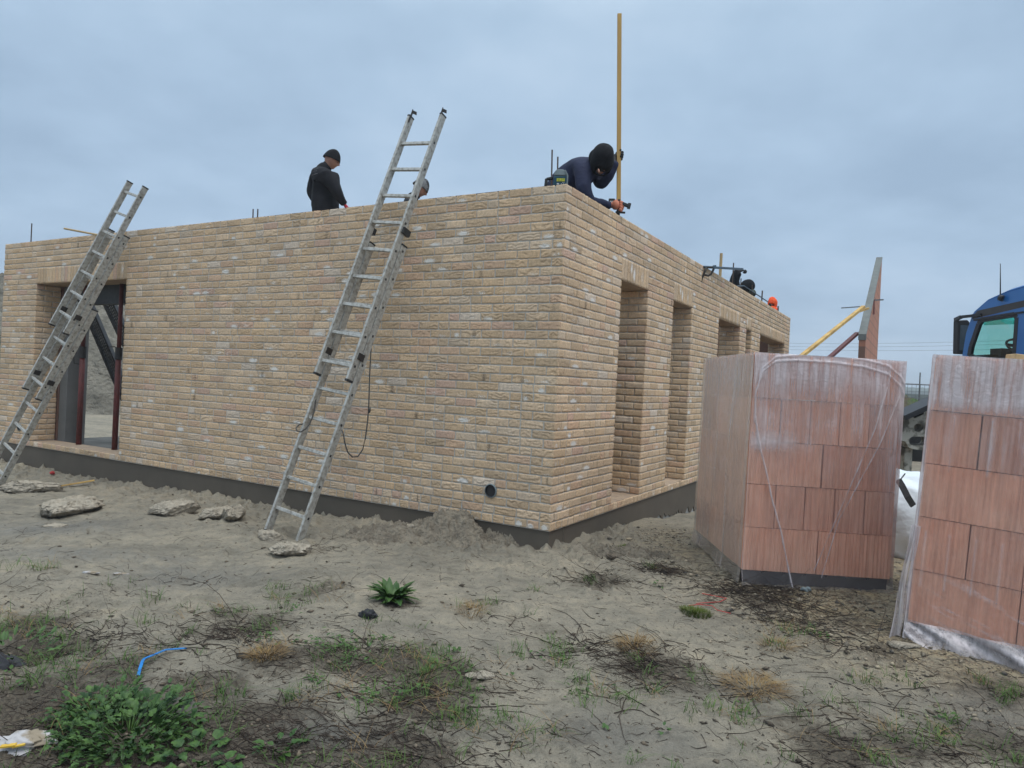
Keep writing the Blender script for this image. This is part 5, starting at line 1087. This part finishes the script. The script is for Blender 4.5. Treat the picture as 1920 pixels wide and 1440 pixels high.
def cluster(spots, n_per, sp_):
    P = []
    for px, py, r, k in spots:
        c = atg(px, py); n = int(n_per*k); ns = max(1, n//9); cc = rs.normal(0, r*.5, (ns, 2))+c[:2]; j = rs.integers(0, ns, n)
        P.append(cc[j]+rs.normal(0, sp_, (n, 2)))
    return np.concatenate(P)
G = [(15,1185,.22,2.4),(60,1270,.2,1.8),(75,1070,.08,.5),(180,1110,.2,.4),(40,1065,.12,.3),(280,1130,.15,.35),(330,1145,.2,.5),(345,1200,.2,.6),(430,1150,.1,.6),(520,1110,.08,.7),(560,1130,.15,.8),(500,1180,.16,.7),(600,1110,.12,.5),(640,1235,.2,1.1),(550,1310,.06,.5),
 (640,1280,.2,.7),(765,1245,.2,1.2),(820,1245,.16,1.3),(850,1330,.18,1.2),(870,1355,.1,.8),(820,1290,.2,1.0),(760,1310,.2,.8),(730,1330,.1,.4),(940,1350,.06,.5),(950,1230,.12,.5),(1035,1215,.16,.8),(1060,1240,.1,.5),(900,1140,.16,.6),(1000,1105,.06,.25),(1120,1078,.14,.6),(1220,1065,.05,.4),(1100,1296,.16,1.1),(1150,1305,.1,.6),
 (1310,1270,.1,.3),(1340,1345,.12,.6),(1380,1350,.1,.5),(1480,1185,.12,.6),(1460,1210,.1,.4),(1620,1283,.05,.4),(1680,1280,.08,.4),(1745,1385,.12,.8),(1780,1350,.05,.3),(1745,1370,.08,.5),(1900,1312,.12,1.0),(1850,1285,.1,.5),(1905,1430,.14,1.0),(1560,1320,.08,.4),(1560,1370,.2,.5),(1640,1425,.08,.4),(1700,1395,.08,.4),(960,1430,.3,.4),
 (330,1400,.25,1.5),(100,1400,.3,1.2),(230,1270,.2,.6),(150,1250,.25,.9),(120,1180,.2,.7),(700,1425,.2,.8),(600,1420,.2,.7),(390,1330,.2,.6),(420,1290,.2,.5),(1240,1300,.1,.3),(1200,1250,.1,.5),(1020,1400,.15,.4),(1250,1430,.2,.4),(1450,1400,.2,.3),(700,1180,.2,.4),(720,1210,.2,.4)]
P = cluster(G, 95, .022); n = len(P); Hh = rs.uniform(.025, .085, n)*np.where(P[:, 0] < -1.9, 1.4, 1)
strips('grass', gpts(P[:, 0], P[:, 1], -.003), Hh, rs.uniform(.2, 1.7, n), rs.uniform(.0016, .0038, n), rs.uniform(0, 6.28, n), MT['grass'], kind='stuff')
P = cluster([(x, y, r*1.3, k) for x, y, r, k in G[::2]]+[(500,1235,.12,1.5),(1405,1290,.16,2),(1455,1285,.12,1),(880,1150,.14,1.2),(1180,1210,.1,1),(650,1290,.15,.9),(1480,1200,.14,1.2),(1690,1190,.3,.6),(760,1260,.2,1)], 26, .03); n = len(P)
strips('dry_grass', gpts(P[:, 0], P[:, 1], .001), rs.uniform(.02, .09, n), rs.uniform(1.0, 3.4, n), rs.uniform(.0012, .0026, n), rs.uniform(0, 6.28, n), MT['dry'], kind='stuff')
def tuft(px, py, r, n, h0, h1, m_, name, label, cat, grp, lean=(.2, 1.5), w=(.0015, .003)):
    c = atg(px, py); a = rs.uniform(0, 6.28, n); q = r*np.sqrt(rs.random(n)); x = c[0]+q*np.cos(a); y = c[1]+q*np.sin(a); B_ = gpts(x, y, -.002)
    return strips(name, B_, rs.uniform(h0, h1, n)*(1-.5*(q/r)**2), rs.uniform(*lean, n), rs.uniform(*w, n), a+rs.normal(0, .5, n), MT[m_], label, cat, grp, origin=tuple(c))
tuft(1304, 1152, .10, 900, .02, .055, 'moss', 'moss_tuft', 'bright green mossy tuft beside the red twine', 'tuft', None, (.1, 1.0))
tuft(1163, 1030, .075, 500, .015, .035, 'moss', 'moss_tuft', 'small dark green tuft near the foot of the right wall', 'tuft', None, (.1, 1.2))
tuft(1188, 1215, .10, 260, .05, .11, 'dry', 'dry_tuft', 'straw coloured tuft among dark roots right of centre', 'tuft', None, (.4, 1.8))
tuft(500, 1232, .09, 240, .05, .10, 'dry', 'dry_tuft', 'brown straw tuft among the weeds left of centre', 'tuft', None, (.4, 1.8))
tuft(1410, 1290, .14, 260, .03, .07, 'dry', 'dry_tuft', 'flattened straw tuft in front of the nearer block pack', 'tuft', None, (1.4, 3.5))
tuft(1455, 1212, .08, 120, .03, .08, 'dry', 'dry_tuft', 'pale straw tuft nearest the front of the nearer block pack', 'tuft', None, (1.0, 2.8))
tuft(885, 1150, .08, 150, .04, .09, 'dry', 'dry_tuft', 'thin yellowish tuft right of the dock plant', 'tuft', None, (.6, 2))
# roots and twigs
def twigs(name, P, Ls, rad, m_, kind='stuff', flat=.85, seg=6):
    n = len(P); az_ = rs.normal(2.75, .75, n)+rs.choice([0, 1.2, math.pi], n, p=[.55, .15, .3]); k = rs.normal(0, 1.0, (n, 1)); s = np.linspace(0, 1, seg)[None]
    ang = az_[:, None]+k*(s-.5)+.5*np.cumsum(rs.normal(0, .34, (n, seg)), 1)/2; st = Ls[:, None]/seg
    X = P[:, 0:1]+np.cumsum(np.cos(ang)*st, 1); Y = P[:, 1:2]+np.cumsum(np.sin(ang)*st, 1)
    Z = hf(X, Y)+rad[:, None]*1.0+np.maximum(0, rs.normal(-.004, .012, (n, 1)))*np.sin(s*math.pi)*1.5+np.where(rs.random((n, 1)) > flat, Ls[:, None]*.45*s, 0)
    C = np.stack([X, Y, Z], -1); T = np.gradient(C, axis=1); T /= np.linalg.norm(T, axis=2, keepdims=True)+1e-9
    S = np.stack([-T[..., 1], T[..., 0], 0*T[..., 0]], -1); U = np.cross(T, S); rr_ = (rad[:, None]*(1-.65*s))[..., None]
    R3 = [C+(S*math.cos(a)+U*math.sin(a))*rr_ for a in (0.5, 2.6, 4.7)]; V = np.stack(R3, 2).reshape(n, -1, 3); kk = seg*3
    q = np.array([[3*i+j, 3*i+(j+1) % 3, 3*i+3+(j+1) % 3, 3*i+3+j] for i in range(seg-1) for j in range(3)]); F = (q[None]+(np.arange(n)*kk)[:, None, None]).reshape(-1, 4)
    return tag(mesh(name, V.reshape(-1, 3), F, m_), kind=kind)
wts = np.array([s*r*r for _, r, s in ORGW]); wts = wts/wts.sum(); nt_ = 3300; ch_ = rs.choice(len(ORGW), nt_, p=wts)
OA = rs.uniform(-.6, .6, len(ORGW)); g1 = rs.normal(0, 1, nt_)*np.array([ORGW[i][1]*1.05 for i in ch_]); g2 = rs.normal(0, 1, nt_)*np.array([ORGW[i][1]*.42 for i in ch_]); oa = OA[ch_]
P = np.array([ORGW[i][0][:2] for i in ch_])+np.stack([g1*np.cos(oa)-g2*np.sin(oa), g1*np.sin(oa)+g2*np.cos(oa)], -1)
yy = rs.uniform(2.3, 7, 1900)**1.0; PU = np.stack([rs.uniform(-.85, .85, 1900)*yy, yy], -1); PU = PU[wall_d(PU[:, 0], PU[:, 1]) > .15]
P = np.concatenate([P, PU]); n = len(P); twigs('roots', P, rs.exponential(.06, n)+.02, rs.uniform(.0009, .0026, n), MT['twig'])
dense = [(1420,1112,.22,3.2),(1480,1135,.2,2.4),(1365,1100,.14,1.6),(1500,1165,.16,1.6),(1255,1072,.12,2),(1140,1082,.18,1.4),(1235,1252,.22,1.8),(1085,1220,.12,.9),(480,1175,.2,1.0),(440,1200,.2,.8),(1190,1235,.14,1.2),(800,1300,.2,1.4),(630,1230,.2,1.2),(700,1400,.2,2),(450,1390,.25,2),(100,1220,.25,1.4),(60,1330,.3,2.2),(1560,1195,.2,1.2),(1650,1400,.2,1.0),(1830,1400,.2,1.0),(850,1400,.2,.8),(380,1200,.2,.8),(240,1180,.2,.6)]
P = cluster([(a_, b_, r_*1.35, k_) for a_, b_, r_, k_ in dense], 58, .06); n = len(P); twigs('roots', P, rs.exponential(.10, n)+.04, rs.uniform(.0014, .0036, n), MT['twig'])
longs = [(700,1345,.32),(860,1330,.4),(1180,1305,.5),(1250,1350,.4),(1090,1170,.3),(1560,1320,.5),(1680,1370,.6),(1720,1400,.4),(350,1160,.35),(280,1190,.3),(560,1330,.3),(980,1300,.3),(1010,1245,.35),(720,1100,.3),(1150,1345,.3),(1430,1350,.35),(1630,1300,.3),(1760,1290,.35),(620,1370,.4),(500,1360,.35),(950,1180,.3)]
P = np.array([atg(a, b)[:2] for a, b, _ in longs]); twigs('long_roots', P, np.array([l for *_, l in longs]), np.full(len(P), .0030), MT['twig'], seg=10, flat=1)
# crumbs of soil and pebbles
OC = np.array([(1,0,0),(-1,0,0),(0,1,0),(0,-1,0),(0,0,1),(0,0,-1)], float); OF = np.array([(0,2,4),(2,1,4),(1,3,4),(3,0,4),(2,0,5),(1,2,5),(3,1,5),(0,3,5)])
def crumbs(name, P, size, m_, sq=.6):
    n = len(P); V = OC[None]*size[:, None, None]*rs.uniform(.55, 1.4, (n, 6, 1)); a = rs.uniform(0, 6.28, n); c, s = np.cos(a)[:, None], np.sin(a)[:, None]
    el = rs.uniform(1, 1.9, (n, 1)); x = V[..., 0]*el*c-V[..., 1]*s; y = V[..., 0]*el*s+V[..., 1]*c; z = V[..., 2]*sq
    V = np.stack([x+P[:, 0:1], y+P[:, 1:2], z+hf(P[:, 0], P[:, 1])[:, None]+size[:, None]*.25], -1); F = (OF[None]+(np.arange(n)*6)[:, None, None]).reshape(-1, 3)
    return tag(mesh(name, V.reshape(-1, 3), F, m_), kind='stuff')
yy = np.exp(rs.uniform(math.log(2.2), math.log(9), 15000)); P = np.stack([rs.uniform(-.9, .9, 15000)*yy, yy], -1)
keep = (wall_d(P[:, 0], P[:, 1]) > .03)&((rs.random(15000) < .30+.9*org_f(P[:, 0], P[:, 1])+.6*np.exp(-(wall_d(P[:, 0], P[:, 1])/.7)**2))); P = P[keep]
crumbs('soil_crumbs', P, rs.exponential(.0026, len(P))+.0013+.008*(rs.random(len(P)) < .05), MT['chip'])
n = 42000; P = np.stack([rs.uniform(.9, 4.5, n), rs.uniform(2.9, 7.5, n)], -1); P = P[rs.random(n) < gravel_f(P[:, 0], P[:, 1])*(.5+.9*fbm(P[:, 0]*3, P[:, 1]*3, 4, 3))]
crumbs('gravel', P, rs.exponential(.0032, len(P))+.0016, MT['pebble'])
# loose soil heap against the long wall near the corner
def heap(px, py, rx, ry, h, seed, label, name='soil_heap', mt='soil', res=170):
    c = atg(px, py); return mound(name, (float(c[0]), float(c[1]), 0), rx, ry, h, seed, MT[mt], label, 'soil heap', res=res, amp=.35, f=2.2, fine=.035)
heap(845, 1003, .42, .26, .22, 3, 'crumbly soil heap against the long wall left of the corner')
heap(945, 1016, .24, .14, .085, 8, 'low crumbly soil heap just left of the building corner', res=110)
heap(1180, 1042, .30, .13, .05, 15, 'low dark spread of crumbs right of the building corner', res=110)
heap(740, 1003, .40, .24, .10, 22, 'flat soil heap between the tall ladder foot and the larger heap', res=130)
# pale mortar lumps
def slab(px, py, rx, ry, rz_, h, seed, lab, tilt=0.0, rot=0.0):
    c = atg(px, py); nu, nv = 120, 50; th = np.linspace(0, 2*math.pi, nu, endpoint=False); ph = np.linspace(-math.pi/2, math.pi/2, nv); T, P = np.meshgrid(th, ph)
    x = np.cos(P)*np.cos(T); y = np.cos(P)*np.sin(T); z = np.sin(P); q = seed*3.7
    out = 1+.46*fbm(np.cos(T)*1.7+q, np.sin(T)*1.7, seed, 4)+.20*fbm(np.cos(T)*5+q, np.sin(T)*5, seed, 3)
    rl = np.random.default_rng(int(seed)*7+1); pts = np.stack([x*out, y*out, z], -1)
    for _ in range(16):          # fracture planes
        nn = rl.normal(0, 1, 3); nn[2] = nn[2]*.6+(.25 if _ < 5 else 0); nn /= np.linalg.norm(nn); ex = np.maximum(pts@nn-rl.uniform(.52, .82), 0); pts = pts-ex[..., None]*nn
    pts[..., 2] = np.clip(pts[..., 2], -.75, .60+.16*fbm(x*2+q, y*2, seed+5, 3)); nz_ = 1+.26*np.abs(fbm(x*7+q, (y+z)*7, seed+3, 4))-.10*np.exp(-(fbm(x*2.5+q, y*2.5+z, seed+8, 3)/.05)**2)-.05
    x_, y_, zz = pts[..., 0]*nz_, pts[..., 1]*nz_, pts[..., 2]*(1+.42*fbm(x*7+q, y*7, seed+6, 4)); low = np.clip(-z, 0, 1); x_ = x_*(1-.18*low); y_ = y_*(1-.18*low)
    V = np.stack([x_*rx*1.25, y_*ry*1.25, zz*h*.85+h*.42+tilt*x_*rx], -1).reshape(-1, 3)
    ix = np.arange(nu*nv).reshape(nv, nu); nx = np.roll(ix, -1, 1); F = np.stack([ix[:-1], nx[:-1], nx[1:], ix[1:]], -1).reshape(-1, 4)
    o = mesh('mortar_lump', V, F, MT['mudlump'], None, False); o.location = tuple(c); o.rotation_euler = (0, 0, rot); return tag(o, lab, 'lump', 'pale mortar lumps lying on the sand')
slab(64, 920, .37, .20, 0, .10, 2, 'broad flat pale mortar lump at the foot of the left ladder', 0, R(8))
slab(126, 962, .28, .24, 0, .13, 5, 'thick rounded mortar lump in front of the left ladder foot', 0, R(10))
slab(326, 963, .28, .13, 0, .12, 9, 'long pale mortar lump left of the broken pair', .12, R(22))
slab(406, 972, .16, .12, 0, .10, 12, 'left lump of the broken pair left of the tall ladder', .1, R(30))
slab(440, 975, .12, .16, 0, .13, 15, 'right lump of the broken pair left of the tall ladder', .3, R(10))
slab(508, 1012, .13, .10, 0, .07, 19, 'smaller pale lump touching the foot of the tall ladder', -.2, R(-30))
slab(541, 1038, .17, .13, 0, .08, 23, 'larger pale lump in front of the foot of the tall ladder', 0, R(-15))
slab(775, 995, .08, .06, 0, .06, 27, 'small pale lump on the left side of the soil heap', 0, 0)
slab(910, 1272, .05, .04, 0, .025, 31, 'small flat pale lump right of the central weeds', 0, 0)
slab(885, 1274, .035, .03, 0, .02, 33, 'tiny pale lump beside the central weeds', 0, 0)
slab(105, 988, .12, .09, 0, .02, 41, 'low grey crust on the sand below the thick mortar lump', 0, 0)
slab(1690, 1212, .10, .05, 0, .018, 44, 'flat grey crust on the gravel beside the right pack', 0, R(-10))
# plants
def leafgeo(L_, W_, curl, lobes, cup, n1=8, n2=5, seed=0):
    s = np.linspace(0, 1, n1); t = np.linspace(-1, 1, n2); S, T_ = np.meshgrid(s, t, indexing='ij'); w = W_*np.sin(np.clip(S, 0.02, .995)**.8*math.pi)**.7*(1+lobes*np.sin(S*22+seed))
    x = T_*w/2; z = -curl*S**2*L_+cup*np.abs(T_)*w*.4+.10*w*np.sin(S*13+T_*4+seed); y = S*L_*(1-.25*curl*S)
    ix = np.arange(n1*n2).reshape(n1, n2); F = np.stack([ix[:-1, :-1], ix[:-1, 1:], ix[1:, 1:], ix[1:, :-1]], -1).reshape(-1, 4); return np.stack([x, y, z], -1).reshape(-1, 3), F
def plant(name, px, py, n, L0, L1, ratio, m_, label, spread, stem=.0, lobes=0.0, el=(.2, 1.3), curl=(.2, .8), parent_stems=True):
    c = atg(px, py); V = []; F = []; k = 0; ms = MB()
    for i in range(n):
        a = rs.uniform(0, 6.28); rad = spread*math.sqrt(rs.random()); bx_, by_ = rad*math.cos(a), rad*math.sin(a); bz = float(hf(c[0]+bx_, c[1]+by_)-c[2]); e_ = rs.uniform(*el); az_ = a+rs.normal(0, .6)
        L_ = rs.uniform(L0, L1); st = stem*rs.uniform(.4, 1); v, f = leafgeo(L_, L_*ratio*rs.uniform(.8, 1.2), rs.uniform(*curl), lobes, .35, seed=i)
        M_ = np.array(Matrix.Rotation(az_-math.pi/2, 3, 'Z') @ Matrix.Rotation(e_, 3, 'X')); base = np.array([bx_, by_, bz])+M_@np.array([0, st, 0])*np.array([.7, .7, 1.15])
        V.append(v@M_.T+base); F.append(f+k); k += len(v)
        if stem and (i % 3 == 0): ms.tube([(bx_*.6, by_*.6, bz-.005), tuple(base*.5+np.array([bx_*.8, by_*.8, bz])*.5+np.array([0, 0, .01])), tuple(base+M_@np.array([0, L_*.3, 0]))], [.003, .0025, .0015], 4)
    e_ = empty(name, tuple(c), 0, label, 'plant'); o = mesh('leaves', np.concatenate(V), np.concatenate(F), MT[m_], e_, True)
    if stem and ms.V and n > 100: ms.build('stems', MT['leaf'], e_, True)
    return e_
plant('dock_plant', 735, 1125, 60, .09, .17, .30, 'leafdark', 'green rosette of long pointed leaves standing alone on the sand', .045, 0, 0, (.45, 1.4), (.15, .7))
plant('kale_plant', 240, 1385, 500, .016, .046, .72, 'leaf', 'large bushy plant with rounded lobed leaves at the bottom left', .22, .10, .30, (.0, 1.3), (.1, .7))
plant('kale_plant', 185, 1340, 260, .014, .038, .72, 'leaf', 'upper part clump of lobed leaves behind the large bushy plant', .14, .08, .30, (.0, 1.3), (.1, .7))
plant('seedling', 370, 1432, 46, .03, .06, .75, 'leaf', 'low leafy seedlings at the bottom edge right of the bushy plant', .12, .06, .08, (.1, .9), (.1, .6))
plant('seedling', 525, 1412, 20, .03, .05, .6, 'leafdark', 'small oval leaved seedling at the bottom edge, third plant from the left', .05, .05, 0, (.2, .9), (.1, .6))
plant('leafy_weed', 20, 1240, 60, .03, .07, .35, 'leafdark', 'leafy weed clump at the left edge above the litter', .16, .10, .0, (.3, 1.2), (.1, .6))
wp_ = [(585,1205,.13,26),(625,1212,.12,22),(655,1218,.1,18),(720,1205,.06,12),(640,1245,.1,14),(690,1245,.08,10),(820,1240,.07,16),(850,1225,.04,8),(590,1280,.05,10),(700,1300,.08,14),(745,1305,.06,12),(680,1325,.05,8),(545,1150,.06,8),(1245,1060,.04,0),(960,1270,.03,3),(1235,1100,.05,8),(1390,1335,.04,4),(860,1255,.08,12),(490,1195,.08,12),(60,1265,.2,26),(1245,1374,.03,4),(905,1296,.03,4),(1010,1235,.05,6),(1545,1195,.05,6),(300,1310,.1,8),(1130,1370,.02,3),(1780,1348,.05,12),(500,1205,.1,8),(1095,1295,.12,10),(780,1285,.12,14),(880,1330,.1,10)]
V = []; F = []; k = 0
for px, py, r, n in wp_:
    c = atg(px, py)
    for i in range(int(n*1.5)):
        x, y = c[0]+rs.normal(0, r*.6), c[1]+rs.normal(0, r*.6); L_ = rs.uniform(.012, .032); v, f = leafgeo(L_, L_*.6, .2, 0, .3, 4, 3, i); M_ = np.array(Matrix.Rotation(rs.uniform(0, 6.28), 3, 'Z') @ Matrix.Rotation(rs.uniform(0, .8), 3, 'X'))
        V.append(v@M_.T+np.array([x, y, float(hf(x, y))+rs.uniform(.002, .022)])); F.append(f+k); k += len(v)
tag(mesh('clover_leaves', np.concatenate(V), np.concatenate(F), MT['leafdark'], None, True), kind='stuff')
# ------------------------------------------------------------------ litter
c = atg(42, 1402); lump('crumpled_wrapper', (c[0], c[1], c[2]+.012), (.085, .05, .03), 8, MT['paper'], 'crumpled white and brown paper wrapper with yellow print at the bottom left', 'litter', amp=.7, f=2.6, flat=.8, rz=R(10))
o = SC.objects['crumpled_wrapper']; mm = MB()
mm.bar((-.05, -.052, .018), (.0, -.05, .022), .02, .006); mm.bar((-.01, -.053, .016), (.03, -.048, .022), .014, .005); mm.build('yellow_print', mat('yellow_print', (.55, .32, .03), (.6, .4, .06), 20, .6), o)
m = MB(); pts = [Vector(atg(x, y))+Vector((0, 0, .006+z)) for x, y, z in ((259,1270,0),(262,1262,.012),(267,1250,.02),(270,1246,.022),(290,1238,.02),(310,1228,.016),(330,1222,.008),(350,1218,.002))]
for a, b_ in zip(pts[:-1], pts[1:]): m.bar(a-pts[0], b_-pts[0], .014, .003)
o = m.build('plastic_strip', MT['blue']); o.location = pts[0]; tag(o, 'bright blue plastic strip lying on the sand at the left', 'strip')
for lab, pp in (('upper piece of red twine among the dark roots', ((1316,1115),(1330,1118),(1345,1122),(1362,1124),(1350,1131),(1330,1132),(1305,1134))), ('lower piece of red twine beside the mossy tuft', ((1292,1138),(1310,1136),(1335,1140),(1345,1148),(1370,1153)))):
    m = MB(); pts = [Vector(atg(*q))+Vector((0, 0, .008)) for q in pp]; m.tube([q-pts[0] for q in pts], .0024, 5); o = m.build('red_twine', MT['redstring']); o.location = pts[0]; tag(o, lab, 'twine')
c = atg(690, 1160); lump('charcoal_clod', (c[0], c[1], c[2]+.015), (.048, .03, .03), 3, MT['charcoal'], 'black shiny clod on the sand below the dock plant', 'clod', amp=.6, f=3)
c = atg(338, 1345); lump('stone', (c[0], c[1], c[2]+.02), (.065, .06, .05), 13, MT['stone'], 'rounded grey stone right of the large bushy plant', 'stone', amp=.15, f=1.2)
c = atg(20, 1240); lump('charcoal_clod', (c[0]+.02, c[1]-.12, c[2]+.015), (.11, .07, .05), 23, MT['charcoal'], 'dark clod under the leafy weed at the left edge', 'clod', amp=.5, f=3)
a = Vector(atg(110, 915))+Vector((0, 0, .02)); b_ = Vector(atg(177, 906))+Vector((0, 0, .03)); m = MB(); m.bar((0, 0, 0), b_-a, .035, .015); o = m.build('wood_offcut', MT['wood'], bevel=.002); o.location = a; tag(o, 'yellow wood offcut lying beside the broad mortar lump', 'offcut')
c = atg(120, 885); lump('paper_scrap', (c[0], c[1], c[2]+.02), (.08, .04, .03), 33, MT['white'], 'crumpled white scrap near the wall foot below the doorway', 'scrap', amp=.7, f=3)
c = atg(98, 890); lump('red_scrap', (c[0], c[1], c[2]+.015), (.03, .025, .02), 35, MT['redstring'], 'small red scrap near the wall foot below the doorway', 'scrap', amp=.6, f=3)
for i, (px, py, lab) in enumerate(((228, 1077, 'right one of the two thin pale flakes on the wet sand'), (172, 1076, 'left one of the two thin pale flakes on the wet sand'))):
    c = atg(px, py); lump('pale_flake', (c[0], c[1], c[2]+.004), (.05, .022, .006), 50+i, MT['yellow'] if False else MT['paper'], lab, 'flake', amp=.8, f=3)
for i, (px, py, s_, lab) in enumerate(((1145,1048,.030,'dark clod near the small tuft by the right wall foot'),(1790,1090,.02,''),(1712,1217,.016,''),(1710,1283,.018,''))):
    if lab: c = atg(px, py); lump('clod', (c[0], c[1], c[2]+.01), (s_*1.3, s_, s_*.7), 60+i, MT['chip'], lab, 'clod', amp=.5, f=3)

# ------------------------------------------------------------------ misty air
m = MB(); m.box((-900, -80, -1.6), (900, 800, 24)); hz = m.build('haze', [bpy.data.materials.new('mist')]); hm = hz.data.materials[0]; hm.use_nodes = True; ht = hm.node_tree
for n_ in list(ht.nodes):
    if n_.type == 'BSDF_PRINCIPLED': ht.nodes.remove(n_)
pv = ht.nodes.new('ShaderNodeVolumePrincipled'); pv.inputs['Density'].default_value = .0016; pv.inputs['Color'].default_value = (.90, .95, 1, 1); ht.links.new(pv.outputs[0], ht.nodes['Material Output'].inputs['Volume'])
tag(hz, kind='stuff')
